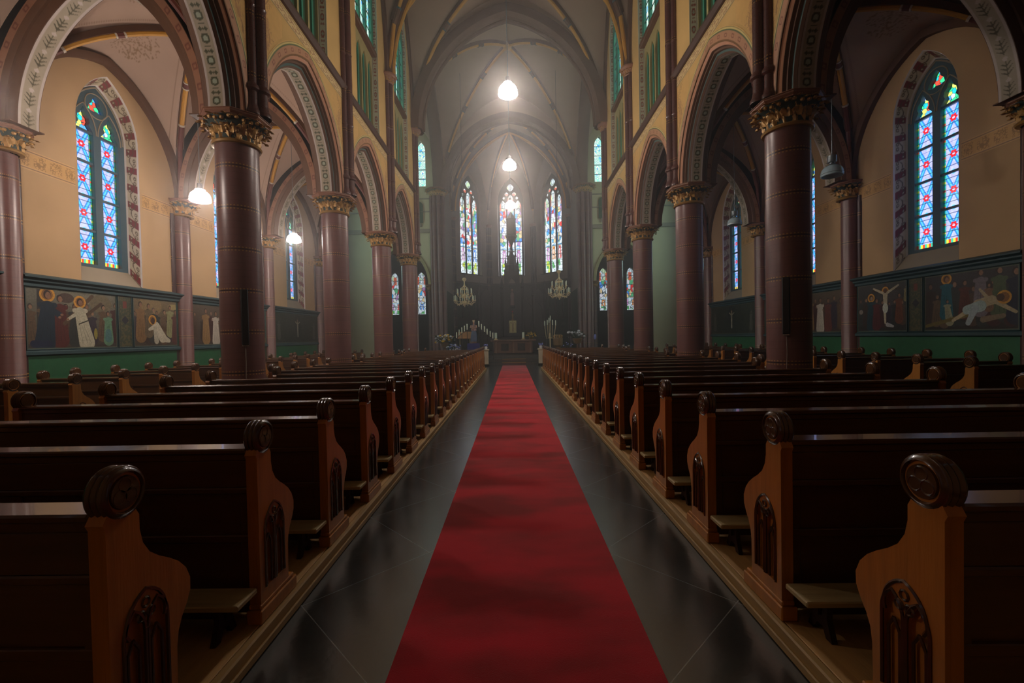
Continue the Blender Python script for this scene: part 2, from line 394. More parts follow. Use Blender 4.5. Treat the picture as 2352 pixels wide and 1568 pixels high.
# pointed arch: half-span a, rise r; offset n outwards
def arch_c(a, r): R = (a * a + r * r) / (2 * a); return R, a - R
def arch_pts(a, r, n=0.0, K=12):
    R, c = arch_c(a, r); Rn = R + n; th = math.acos(max(-1, min(1, -c / Rn)))
    L = [(-(c + Rn * math.cos(th * i / K)), Rn * math.sin(th * i / K)) for i in range(K + 1)]
    return L + [(-x, z) for x, z in L[-2::-1]]
def P_(t, a, r): R, c = arch_c(a, r); return math.sqrt(max(0, R * R - (abs(t) * a - c) ** 2))
def open_poly(hw, z0, zs, r, K=10, cx=0.0):   # pointed opening outline, counter-clockwise from bottom left
    return [(cx - hw, z0)] + [(cx + x, zs + z) for x, z in arch_pts(hw, r, 0, K)] + [(cx + hw, z0)]
def wall_open(mb, x0, x1, z0, z1, hw, sill, zs, r, y, K=12):
    to = lambda a, b, d: (a, d, b)
    A = [(x, zs + z) for x, z in arch_pts(hw, r, 0, K)]
    q = lambda *p: mb.add([(a, y, b) for a, b in p], [tuple(range(len(p)))])
    q((x0, z0), (-hw, z0), (-hw, zs), (x0, zs)); q((hw, z0), (x1, z0), (x1, zs), (hw, zs))
    if sill > z0: q((-hw, z0), (hw, z0), (hw, sill), (-hw, sill))
    q((x0, zs), (-hw, zs), (-hw, z1), (x0, z1)); q((hw, zs), (x1, zs), (x1, z1), (hw, z1))
    for (a, b), (c, d) in zip(A[:-1], A[1:]): q((a, b), (c, d), (c, z1), (a, z1))
def reveal(mb, hw0, y0, hw1, y1, z0, zs, r0, r1, K=12):
    A = [(-hw0, z0)] + [(x, zs + z) for x, z in arch_pts(hw0, r0, 0, K)] + [(hw0, z0)]
    B = [(-hw1, z0)] + [(x, zs + z) for x, z in arch_pts(hw1, r1, 0, K)] + [(hw1, z0)]
    n = len(A); mb.add([(a, y0, b) for a, b in A] + [(a, y1, b) for a, b in B], [(i, i + 1, n + i + 1, n + i) for i in range(n - 1)])
def arch_sweep(mb, a, r, prof, to, K=16, zs=0.0, foot=None):
    """prof: (n outwards, w across); to(s, w, z)"""
    rows = []
    for n, w in prof:
        L = arch_pts(a, r, n, K)
        if foot is not None: L = [(L[0][0], foot)] + L + [(L[-1][0], foot)]
        rows.append([to(x, w, zs + z) for x, z in L])
    m = len(rows[0]); vs = [p for R_ in rows for p in R_]
    mb.add(vs, [(j * m + i, j * m + i + 1, (j + 1) * m + i + 1, (j + 1) * m + i) for j in range(len(prof) - 1) for i in range(m - 1)])
def arch_np(a, r, n, t):          # t 0..1 along the whole arch, returns x, z, arc length
    R, c = arch_c(a, r); Rn = R + n; th = math.acos(-c / Rn)
    u = np.where(t < 0.5, t * 2, (1 - t) * 2) * th
    x = c + Rn * np.cos(u); x = np.where(t < 0.5, -x, x)
    return x, Rn * np.sin(u), u * Rn
# colour pattern functions -----------------------------------------------------
def L3(c): return np.array(lin(c))
def blend(c, m, col):
    for k in range(3): c[k] = np.where(m, col[k], c[k])
def soffit_band(s, w, g=(58, 62, 30), bg=(156, 144, 122), edge=(182, 170, 164), motif=0, red=None, period=0.30):
    """s along (m), w across in -1..1: pale borders, cream ground, dark plant motif"""
    e, b, d = L3(edge), L3(bg), L3(g)
    c = [np.full_like(s, b[k]) for k in range(3)]
    t = (s / period) % 1.0; aw = np.abs(w)
    if red is not None: blend(c, (t > 0.62), L3(red))
    if motif == 0:        # upright leaves either side of a stem
        blend(c, (aw < 0.05) & (t < 0.9), d)
        for t0, k in ((0.1, 0.55), (0.3, 0.6), (0.5, 0.5)):
            q = t - t0 - 0.35 * aw
            blend(c, (np.abs(q) < 0.055 * (1 - aw / 0.7)) & (aw < k), d)
        blend(c, ((t - 0.84) / 0.1) ** 2 + (w / 0.22) ** 2 < 1, L3(edge))
    elif motif == 1:      # roundels and diamonds
        blend(c, (((t - 0.3) / 0.22) ** 2 + (w / 0.5) ** 2 < 1), d); blend(c, (((t - 0.3) / 0.12) ** 2 + (w / 0.26) ** 2 < 1), L3((150, 160, 140)))
        blend(c, (np.abs(t - 0.72) / 0.1 + np.abs(aw - 0.3) / 0.22 < 1), d); blend(c, (np.abs(t - 0.72) / 0.06 + aw / 0.1 < 1), d)
        blend(c, (np.abs(t - 0.5) < 0.02) & (aw < 0.35), d); blend(c, (np.abs(t - 0.95) < 0.02) & (aw < 0.35), d)
    else:                 # scrolling leaves
        ph = 0.3 * np.sin(2 * PI * t); blend(c, np.abs(w - ph) < 0.07, d)
        for t0, sg in ((0.25, -1), (0.75, 1), (0.0, 1), (0.5, -1)):
            blend(c, (((t - t0 + 0.5) % 1 - 0.5) / 0.11) ** 2 + ((w - sg * 0.38) / 0.2) ** 2 < 1, d)
            blend(c, (((t - t0 + 0.5) % 1 - 0.5) / 0.05) ** 2 + ((w - sg * 0.38) / 0.09) ** 2 < 1, b)
    blend(c, aw > 0.72, e); blend(c, (aw > 0.72) & (aw < 0.76), L3((110, 96, 80)))
    return c
def hash2(i, j, k=0):
    v = np.sin(i * 127.1 + j * 311.7 + k * 74.7) * 43758.5453; return v - np.floor(v)
def voronoi(x, y, s):
    gx, gy = np.floor(x / s), np.floor(y / s)
    best = np.full(x.shape, 9.0); sec = best.copy(); bi = np.zeros_like(x); bj = np.zeros_like(x)
    for a in (-1, 0, 1):
        for b in (-1, 0, 1):
            i, j = gx + a, gy + b
            d = np.hypot(x / s - i - hash2(i, j, 1), y / s - j - hash2(i, j, 2))
            m = d < best; sec = np.where(m, best, np.minimum(sec, d)); best = np.where(m, d, best); bi = np.where(m, i, bi); bj = np.where(m, j, bj)
    return bi, bj, sec - best
def aisle_glass(X, Z):
    """white diamonds with blue lattice, red and yellow flowers, green border; two lancets centred at x=+-0.31"""
    cx = np.where(X < 0, -0.31, 0.31); x = (X - cx) / 0.22; p = 0.76; t = ((Z - 3.42) / p) % 1.0; tri = np.abs(2 * t - 1)
    c = [np.full_like(X, v) for v in (0.50, 0.50, 0.80)]
    n = hash2(np.floor(X / 0.05), np.floor(Z / 0.05)); 
    for k, a in enumerate((0.10, 0.12, 0.04)): c[k] = c[k] * (1 - a * 2 * n)
    d = np.abs(np.abs(x) * 1.15 - tri)
    blend(c, d < 0.27, (0.03, 0.22, 0.62)); blend(c, d < 0.10, (0.10, 0.48, 0.75))
    r = np.hypot(x * 0.22, (t - 0.5) * p); ang = np.arctan2((t - 0.5) * p, x * 0.22)
    blend(c, r < 0.075 + 0.012 * np.cos(6 * ang), (0.75, 0.015, 0.02)); blend(c, r < 0.028, (0.85, 0.5, 0.7))
    for t0 in (0.0, 1.0):
        r = np.hypot(x * 0.22, (t - t0) * p); blend(c, r < 0.05, (0.1, 0.5, 0.8)); blend(c, r < 0.028, (0.9, 0.7, 0.05))
    m = (np.abs(x) > 0.78); q = np.floor(Z / 0.045) % 4
    blend(c, m, (0.02, 0.55, 0.25)); blend(c, m & (q == 1), (0.75, 0.75, 0.05)); blend(c, m & (q == 3), (0.02, 0.5, 0.6)); blend(c, m & (np.floor(Z / 0.045) % 8 == 5), (0.8, 0.1, 0.02))
    m = (Z < 3.52); q = np.floor(X / 0.05) % 3; blend(c, m, (0.8, 0.7, 0.05)); blend(c, m & (q == 1), (0.75, 0.05, 0.02)); blend(c, m & (q == 2), (0.05, 0.5, 0.3))
    m = Z > 6.38                                             # heads: green, blue and yellow foils
    bi, bj, e = voronoi(X, Z, 0.09); h = hash2(bi, bj)
    pal = [(0.05, 0.6, 0.25), (0.1, 0.4, 0.9), (0.75, 0.8, 0.15), (0.02, 0.55, 0.6), (0.8, 0.08, 0.04), (0.6, 0.7, 0.95)]
    for k, pc in enumerate(pal): blend(c, m & (h * 6 >= k) & (h * 6 < k + 1), pc)
    blend(c, m & (e < 0.07), (0.01, 0.02, 0.03))
    blend(c, (~m) & (np.abs(Z / 0.127 - np.round(Z / 0.127)) < 0.045), (0.02, 0.03, 0.06)); blend(c, np.abs(np.abs(x) - 0.78) < 0.035, (0.02, 0.03, 0.06))
    return c
def clere_glass(X, Z):
    c = [np.full_like(X, v) for v in (0.55, 0.72, 0.62)]; x = X / 0.1; z = Z / 0.16
    d = np.abs(((x + z) % 1) - 0.5); e = np.abs(((x - z) % 1) - 0.5); h = hash2(np.floor(x + z), np.floor(x - z))
    blend(c, h > 0.6, (0.30, 0.75, 0.60)); blend(c, h > 0.8, (0.85, 0.85, 0.7)); blend(c, h < 0.1, (0.1, 0.4, 0.8))
    blend(c, (d > 0.44) | (e > 0.44), (0.03, 0.25, 0.2)); blend(c, np.abs(((Z / 0.6) % 1) - 0.5) > 0.465, (0.01, 0.04, 0.04)); return c
def story_glass(seed, z0, z1):
    def f(X, Z):
        h0 = (Z - z0) / (z1 - z0); s = 0.27; bi, bj, e = voronoi((X + seed) * 1.25, Z * 0.8, s); h = hash2(bi, bj, seed)
        c = [np.full_like(X, v) for v in (0.80, 0.86, 0.88)]
        scene = ((h0 > 0.30) & (h0 < 0.68)); low = (h0 > 0.13) & (h0 <= 0.30); base = h0 <= 0.12; top = h0 >= 0.68
        P1 = [(0.85, 0.88, 0.9), (0.75, 0.82, 0.9), (0.08, 0.30, 0.80), (0.80, 0.03, 0.03), (0.85, 0.6, 0.3), (0.05, 0.45, 0.85), (0.85, 0.85, 0.8), (0.5, 0.25, 0.5), (0.1, 0.45, 0.2), (0.9, 0.8, 0.85)]
        for k, pc in enumerate(P1): blend(c, scene & (h * 10 >= k) & (h * 10 < k + 1), pc)
        fx = np.abs(((X / 0.62 + 0.5) % 1) - 0.5) * 0.62; fh = (h0 - 0.13) / 0.17
        lid = np.floor(X / 0.62 + 0.5); hh = hash2(lid, lid * 0 + seed, 3)
        rob = low & (fx < 0.17 - 0.06 * fh) & (fh < 0.78)
        for k, pc in enumerate([(0.05, 0.25, 0.75), (0.8, 0.25, 0.02), (0.65, 0.25, 0.55), (0.75, 0.05, 0.04)]): blend(c, rob & (hh * 4 >= k) & (hh * 4 < k + 1), pc)
        blend(c, rob & (fx < 0.05) & (fh < 0.6), (0.85, 0.8, 0.75))
        blend(c, low & (np.hypot(fx, (fh - 0.82) * 1.2) < 0.09), (0.85, 0.55, 0.1)); blend(c, low & (np.hypot(fx, (fh - 0.82) * 1.2) < 0.05), (0.8, 0.6, 0.5))
        blend(c, low & (fh > 0.8) & (np.abs(np.hypot(fx, (fh - 0.7) * 1.4) - 0.25) < 0.05), (0.15, 0.45, 0.75))
        blend(c, base & (h > 0.45) & (fx < 0.2) & (h0 > 0.04), (0.1, 0.45, 0.1)); blend(c, base & (h > 0.8) & (fx < 0.15), (0.6, 0.65, 0.05))
        blend(c, top & (np.abs(np.abs(fx - 0.12) - 0.04) < 0.02), (0.35, 0.45, 0.45)); blend(c, top & (h > 0.75), (0.6, 0.75, 0.45)); blend(c, top & (fx > 0.19) & (h0 < 0.86), (0.80, 0.12, 0.04))
        blend(c, e < 0.09, (0.05, 0.08, 0.1)); blend(c, np.abs((((Z - z0) / 0.72) % 1) - 0.5) > 0.475, (0.0, 0.01, 0.01))
        return [q * 0.45 for q in c]
    return f
# ---------------------------------------------------------------- placing module copies
def place(objs, sides=('left', 'right'), mids=MIDS):
    """objs were built in bay-local coordinates (x along, y outwards); link a copy per bay and side, drop the prototype into the first place"""
    out = []; first = True
    for side in sides:
        for y0 in mids:
            M = side_matrix(side, y0)
            for o in objs:
                c = o if first else copy_tree(o)
                out.append((c, side, y0, M))
            first = False
    done = []
    for c, side, y0, M in out: done.append((c, M))
    loc0 = {}
    for c, M in done:
        base = c.get('_b')
        c.matrix_world = M @ Matrix.Translation(c.location) @ Matrix.Rotation(c.rotation_euler.z, 4, 'Z')
    return [(c, side, y0) for c, side, y0, M in out]
# ---------------------------------------------------------------- floor, carpet
mb = MB(); mb.box(-11.2, -2.0, -0.2, 11.2, 37, 0.0); struct(mb, 'floor', 'slate', label='dark polished slate floor')
def rect_steps():
    for i, (y, z) in enumerate(((24.5, 0.17), (24.95, 0.34))):
        b = MB(); b.bbox(-4.2, y, z - 0.17, 4.2, 36.9 if i else 37, z, 0.015); struct(b, 'floor', 'slate')
rect_steps()
b = MB()
cx, hw = 0.035, 0.65
b.box(cx - hw, -1.4, 0.0, cx + hw, 24.49, 0.012)
tag(b.build('carpet_runner', 'carpet', smooth=None), 'long red carpet runner down the middle of the slate aisle', 'carpet')
for i, (y, z) in enumerate(((24.50, 0.172), (24.95, 0.342))):
    b = MB(); b.bbox(cx - hw - 0.02, y - 0.012, z - 0.02, cx + hw + 0.02, y + 0.03, z + 0.014, 0.004)
    tag(b.build('stair_nosing', 'gold_trim', smooth=None), ('lower brass nosing strip on the step at the end of the carpet', 'upper brass nosing strip on the second altar step')[i], 'stair nosing')
# ---------------------------------------------------------------- capitals and columns
def leaf(mb, ang, r0, z0, h, out, wd, seed):
    rnd = random.Random(seed); ca, sa = math.cos(ang), math.sin(ang); nu, nv = 6, 8
    ph = rnd.random() * 6
    def fn(u, v):
        s = (u - 0.5) * 2
        lob = (0.62 + 0.38 * abs(math.sin(v * PI * 2.6 + 0.4))) * math.sin(min(1, v * 1.25 + 0.25) * PI * 0.80 + 0.15)
        th = v * 2.35
        rr = r0 + out * (1 - math.cos(th)) * 0.62 + 0.012 * math.sin(9 * v + ph)
        z = z0 + h * math.sin(min(th, 2.6)) * 1.0 if th < PI / 2 else z0 + h * (1 - 0.55 * (1 - math.sin(th)))
        side = s * wd * lob
        rr -= abs(s) * abs(s) * 0.035 - 0.018 * math.sin(12 * v + 5 * s)
        return (rr * ca - side * sa, rr * sa + side * ca, z)
    mb.grid(fn, nu, nv)
def capital_parts(root, r, R, z0, z1, full=True, nleaf=14, half=False):
    """bell z0..z1 with gilded crocket leaves, octagonal abacus on top"""
    h = z1 - z0; a0, a1 = (0, 2 * PI) if not half else (PI, 2 * PI)
    MB().lathe([(r - 0.02, z0 - 0.03), (r + 0.045, z0 - 0.02), (r + 0.06, z0 + 0.01), (r + 0.04, z0 + 0.035), (r, z0 + 0.05)], 32, a0, a1).build('necking_ring', 'gold_trim', root)
    MB().lathe([(r, z0 + 0.03), (r + 0.01, z0 + h * 0.4), (r + 0.08, z0 + h * 0.62), (r + (R - r) * 0.8, z0 + h * 0.80)], 32, a0, a1).build('bell', 'cap_ground', root)
    lf = MB(); n = nleaf
    for t, (zz, hh, oo, ww, off) in enumerate(((z0 + h * 0.46, h * 0.34, (R - r) * 0.92, 0.085, 0.0),(z0 + 0.03, h * 0.44, (R - r) * 0.78, 0.10, 0), (z0 + h * 0.26, h * 0.50, (R - r) * 0.84, 0.12, 0.5))):
        for i in range(n):
            a = (i + off) * 2 * PI / n
            if half and math.sin(a) > 0.3: continue
            leaf(lf, a, r + (0.05, 0.01, 0.04)[t], zz, hh, oo * 1.15, ww * r / 0.34 * 12 / n, i * 7 + t)
            if t == 2:
                for s in (-0.5, 0.5):
                    aa = a + s * 2 * PI / n * 0.5; q = r + oo * 0.95
                    lf.blob((q * math.cos(aa), q * math.sin(aa), zz + hh * 0.86 + 0.02 * math.sin(i * 3 + s)), (0.038, 0.038, 0.03), 6, 4)
    lf.build('foliage', 'gold', root)
    oc = lambda rad: rad / math.cos(PI / 8)
    prof = [(oc(R - 0.10), z1 - h * 0.21), (oc(R - 0.05), z1 - h * 0.19), (oc(R - 0.05), z1 - h * 0.16), (oc(R - 0.015), z1 - h * 0.10), (oc(R - 0.015), z1 - h * 0.05), (oc(R), z1 - h * 0.04), (oc(R), z1 - 0.012), (oc(R - 0.02), z1), (0.001, z1)]
    ab = MB().lathe(prof, 8, PI / 8, PI / 8 + 2 * PI) if not half else MB().lathe(prof, 5, PI - PI / 8, 2 * PI + PI / 8)
    o = ab.build('abacus', 'abacus', root, smooth=0.3)
    return o
ORD = ['first', 'second', 'third', 'fourth', 'fifth', 'sixth', 'seventh', 'eighth', 'ninth', 'tenth', 'eleventh', 'twelfth', 'thirteenth', 'fourteenth', 'fifteenth',
       'sixteenth', 'seventeenth', 'eighteenth', 'nineteenth', 'twentieth', 'twenty-first', 'twenty-second', 'twenty-third', 'twenty-fourth', 'twenty-fifth', 'twenty-sixth']
def make_column():
    t = thing('nave_column', '', 'column')
    MB().lathe([(0.30, 0), (0.50, 0), (0.50, 0.28), (0.47, 0.32), (0.43, 0.34), (0.43, 0.40), (0.38, 0.46), (0.345, 0.50)], 32).build('base', 'tile', t)
    MB().lathe([(0.34, 0.5), (0.34, 5.0)], 48).build('shaft', 'tile', t)
    capital_parts(t, 0.335, 0.53, 5.02, SPRING)
    return t
col = make_column(); n = 0
for side, s in (('left', -1), ('right', 1)):
    for k, y in enumerate(COLS):
        c = col if n == 0 else copy_tree(col); n += 1
        c.location = (s * COLX, y, 0); c.rotation_euler = (0, 0, 0)
        c['group'] = 'round nave columns'
        c['label'] = {0: f'round tiled column behind the viewpoint on the {side}', 1: f'round tiled column just outside the frame on the {side}',
                      2: f'nearest thick round maroon tiled column on the {side}, with a speaker on it', 3: f'{side} round tiled column next behind the one with the speaker',
                      4: f'third visible round tiled column on the {side} of the nave, before the crossing column', 5: f'{side} tiled column at the corner of the crossing, farthest of the round ones'}[k]
# wall piers: half column on a dark pilaster, in local coordinates at the bay's left boundary
def make_pier():
    t = thing('wall_pier', '', 'pier')
    MB().box(-0.36, 0.12, 0, 0.36, 0.42, 7.0).build('pilaster', 'tile_dark', t, smooth=None)
    MB().lathe([(0.30, 0), (0.30, 0.4), (0.25, 0.46), (0.22, 0.5), (0.22, 5.05)], 28, PI * 0.9, 2.1 * PI, M=Matrix.Translation((0, 0.08, 0))).build('shaft', 'tile', t)
    for sx in (-1, 1): MB().cyl(sx * 0.27, 0.12, 0.07, 0, 5.1, 12).build('corner_shaft', 'tile_dark', t)
    e = bpy.data.objects.new('capital', None)
    capital_parts(t, 0.21, 0.37, 5.08, SPRING, half=False, nleaf=9)
    return t
pier = make_pier(); n = 0
for side, s in (('left', -1), ('right', 1)):
    for k, y in enumerate(COLS):
        c = pier if n == 0 else copy_tree(pier); n += 1
        c.location = (s * (WALLY - 0.11), y, 0); c.rotation_euler = (0, 0, -PI / 2 if side == 'right' else PI / 2)
        c['group'] = 'piers against the aisle walls'
        c['label'] = {0: f'half round wall pier behind the viewpoint in the {side} aisle', 1: f'half round wall pier outside the frame in the {side} aisle',
                      2: f'maroon wall pier at the {side} edge of the picture beside the large painting', 3: f'half round wall pier on the {side} aisle wall just beyond the first pair of paintings',
                      4: f'slim half round pier on the {side} aisle wall before the farthest aisle window', 5: f'farthest wall pier of the {side} aisle, at the transept corner'}[k]
# ---------------------------------------------------------------- arcade arches (trim) in local coordinates, centre y = 4.8
AA, AR = 1.62, 2.12
PINK = (176, 130, 98)
def arcade():
    out = []
    to = lambda s, w, z: (s, COLX + w, z)
    b = MB(); arch_sweep(b, AA, AR, [(0.0, -0.15), (0.0, 0.15), (0.03, 0.19), (0.08, 0.19), (0.09, 0.25), (0.13, 0.25), (0.14, 0.30), (0.20, 0.34), (0.20, 0.36)], to, 18, SPRING)
    arch_sweep(b, AA, AR, [(0.20, -0.36), (0.20, -0.34), (0.14, -0.30), (0.13, -0.25), (0.09, -0.25), (0.08, -0.19), (0.03, -0.19), (0.0, -0.15)], to, 18, SPRING)
    o = struct(b, 'trim_1', 'rib_brown'); out.append(o)
    def strip(n0, w0, n1, w1, cf, nm, nu=420, nv=20):
        def fn(u, v):
            x, z, L = arch_np(AA, AR, 0, u); x1, z1, _ = arch_np(AA, AR, 1.0, u)
            n = n0 + (n1 - n0) * v
            X, Z, _ = arch_np(AA, AR, 0, u); R, c = arch_c(AA, AR); th = np.arccos(-c / (R + n)); uu = np.where(u < 0.5, u * 2, (1 - u) * 2) * th
            xx = c + (R + n) * np.cos(uu); return np.where(u < 0.5, -xx, xx), COLX + w0 + (w1 - w0) * v, SPRING + (R + n) * np.sin(uu)
        def cf2(u, v):
            L = arch_np(AA, AR, n0, u)[2]; return cf(L, v * 2 - 1)
        p = painted(nm, fn, cf2, nu, nv, parent=None); return p
    p = strip(-0.004, -0.145, -0.004, 0.145, lambda s, w: soffit_band(s, w, motif=1), 'soffit_band'); p.parent = o; 
    # painted face bands on the nave side and the aisle side
    def face(s, w):
        t = (s / 0.33) % 1
        c = [np.full_like(s, v) for v in L3(PINK)]
        blend(c, w < -0.72, L3((120, 84, 50))); blend(c, (w > 0.35) & (w < 0.6), L3((88, 106, 70))); blend(c, (w >= 0.6) & (w < 0.78), L3((206, 186, 120)))
        blend(c, (w >= 0.78) & (w < 0.9), L3((150, 134, 80))); blend(c, w >= 0.9, L3((204, 164, 98)))
        sq = (np.abs(t - 0.3) < 0.17) & (w > -0.5) & (w < 0.1) & ~((np.abs(t - 0.3) < 0.12) & (w > -0.38) & (w < -0.02)); blend(c, sq, L3((128, 70, 56)))
        return c
    p = strip(0.20, -0.366, 0.47, -0.366, face, 'face_band'); p.parent = o
    p = strip(0.078, -0.193, 0.034, -0.193, lambda s, w: [np.full_like(s, k) for k in L3((70, 96, 92))], 'green_line', 60, 2); p.parent = o
    p = strip(0.20, -0.344, 0.144, -0.305, lambda s, w: [np.full_like(s, k) for k in L3((176, 120, 84))], 'pink_chamfer', 60, 2); p.parent = o
    # spandrel wall above, both faces
    sp = MB()
    for y in (COLX - 0.36, COLX + 0.36):
        A = [(x, SPRING + z) for x, z in arch_pts(AA, AR, 0.20, 18)]; top = 8.40 if y < COLX else 9.3
        for (a, bz), (c2, d) in zip(A[:-1], A[1:]):
            sp.add([(a, y, bz), (c2, y, d), (c2, y, top), (a, y, top)], [(0, 1, 2, 3)])
        for sx in (-1, 1): sp.add([(sx * BAY / 2, y, SPRING), (A[-1][0] * sx, y, SPRING), (A[-1][0] * sx, y, top), (sx * BAY / 2, y, top)], [(0, 1, 2, 3)])
    sp.add([(-BAY / 2, FACE, SPRING), (BAY / 2, FACE, SPRING), (BAY / 2, COLX + .36, SPRING), (-BAY / 2, COLX + .36, SPRING)][:0], [])
    sp_o = struct(sp, 'wall_nave', 'plaster'); out.append(sp_o)
    # faint painted figures and vines in the spandrels
    R, cc = arch_c(AA, AR)
    for sg in (-1, 1):
        def fn(u, v, sg=sg):
            Z = 6.3 + 1.7 * v; q = np.sqrt(np.maximum(0, (R + 0.5) ** 2 - (Z - SPRING) ** 2)) + cc; q = np.maximum(q, 0.25); r = 0.24 + (np.minimum(BAY / 2 - q, 1.0) - 0.26) * u
            return sg * (BAY / 2 - r), FACE - 0.012 + 0 * u, Z
        def cf(u, v):
            Z = 6.3 + 1.7 * v; q = np.sqrt(np.maximum(0, (R + 0.5) ** 2 - (Z - SPRING) ** 2)) + cc; q = np.maximum(q, 0.25); r = 0.24 + (np.minimum(BAY / 2 - q, 1.0) - 0.26) * u
            c = [np.full_like(r, k) for k in L3((203, 162, 96))]; w = 0.42 + 0.10 * np.sin(Z * 8.0); bi, bj, e = voronoi(r, Z, 0.08)
            blend(c, np.abs(r - w) < 0.014, L3((150, 112, 70))); blend(c, (np.abs(r - w) < 0.15) & (e < 0.09) & (hash2(bi, bj) > 0.3), L3((160, 118, 74)))
            blend(c, (np.abs(r - 0.44) < 0.07) & (Z > 7.0) & (Z < 7.6) & (e > 0.2), L3((176, 132, 84))); return c
        painted('vine_painting', fn, cf, 60, 150, sp_o)
    # ---------------- string course with stencilled frieze
    b = MB(); prof = [(FACE + .02, 8.30), (FACE - 0.06, 8.32), (FACE - 0.13, 8.38), (FACE - 0.13, 8.43), (FACE - 0.05, 8.47), (FACE + 0.12, 8.52)]
    b.add([(x, y, z) for x in (-BAY / 2, BAY / 2) for y, z in prof], [(i, i + 1, i + 7, i + 6) for i in range(5)])
    st = struct(b, 'trim_2', 'string', smooth=None); out.append(st)
    p = painted('stencil_frieze', lambda u, v: ((u - 0.5) * BAY, FACE - 0.012 + 0 * u, 8.03 + 0.27 * v), lambda u, v: soffit_band(u * BAY, v * 2 - 1, g=(150, 104, 70), bg=(206, 182, 130), edge=(192, 160, 96), motif=2, period=0.34), 380, 16, st)
    # ---------------- clerestory wall with its recess
    zt, hwc, zs, rc = 17.3, 1.08, 14.1, 1.75
    b = MB(); wall_open(b, -BAY / 2, BAY / 2, 8.40, zt, hwc, 8.40, zs, rc, FACE); out.append(struct(b, 'wall_clerestory', 'plaster'))
    def rev(u, v):
        R, c = arch_c(hwc, rc); Lst = zs - 8.45; th = math.acos(-c / R); La = R * th; s = u * 2 * (Lst + La); T = Lst + La
        q = np.where(s < T, s, 2 * T - s); a = np.clip((q - Lst) / R, 0, th)
        x = np.where(q < Lst, hwc, c + R * np.cos(a)) ; z = np.where(q < Lst, 8.45 + q, zs + R * np.sin(a))
        return np.where(s < T, -x, x) * (1 - 0.03 * v), FACE + 0.20 * v, z
    p = painted('trim_3', rev, lambda u, v: soffit_band(u * 16.0, v * 2 - 1, g=(140, 66, 48), bg=(186, 186, 160), edge=(206, 206, 188), motif=1, period=0.42), 700, 16, None); p['kind'] = 'structure'; out.append(p)
    # blind triforium panels
    yb = FACE + 0.20
    b = MB(); b.box(-1.06, yb + 0.06, 8.42, 1.06, yb + 0.10, 11.32); tri = struct(b, 'trim_4', 'panel_green', smooth=None); out.append(tri)
    fr = MB(); holes = []
    for i in range(4): holes.append(open_poly(0.225, 8.56, 10.5, 0.5, 8, cx=-0.795 + i * 0.53))
    fr.prism([(-1.06, 8.45), (1.06, 8.45), (1.06, 11.28), (-1.06, 11.28)], yb - 0.005, yb + 0.06, lambda a, bb, d: (a, d, bb), holes)
    fr.build('arcading', 'cream', tri, smooth=None)
    pg = MB()
    for i in range(4): pg.box(-0.795 + i * 0.53 - 0.04, yb + 0.02, 8.5, -0.795 + i * 0.53 + 0.04, yb + 0.062, 10.9)
    pg.build('panel_rib', 'teal_green', tri, smooth=None)
    b = MB(); b.bbox(-1.08, FACE + 0.03, 11.26, 1.08, FACE + 0.34, 11.42, 0.02); out.append(struct(b, 'trim_5', 'rib_brown', smooth=None))
    # clerestory window: three tall lights and a traceried head
    opening = open_poly(1.05, 11.42, zs, 1.72, 12); holes = []
    for i in (-1, 0, 1): holes.append(open_poly(0.235, 11.5, 14.0 + (0.25 if i == 0 else 0), 0.42, 8, cx=i * 0.62))
    for ccx, ccz, rr in ((0, 15.2, 0.26), (-0.42, 14.78, 0.12), (0.42, 14.78, 0.12)): holes.append([(ccx + rr * math.cos(2 * PI * k / 14), ccz + rr * math.sin(2 * PI * k / 14)) for k in range(14)])
    b = MB(); b.prism(opening, FACE + 0.13, FACE + 0.22, lambda a, bb, d: (a, d, bb), holes); w = struct(b, 'window_9', 'teal_green', smooth=None); out.append(w)
    g = painted('pane', lambda u, v: ((u - 0.5) * 2.1, FACE + 0.19 + 0 * u, 11.42 + 4.4 * v), lambda u, v: clere_glass((u - 0.5) * 2.1, 11.42 + 4.4 * v), 130, 260, w, 'glass')
    bars = MB()
    for k in range(6): bars.box(-0.95, FACE + 0.165, 11.95 + k * 0.5, 0.95, FACE + 0.182, 11.975 + k * 0.5)
    bars.build('glazing_bar', 'lead', w, smooth=None)
    return out
place(arcade())
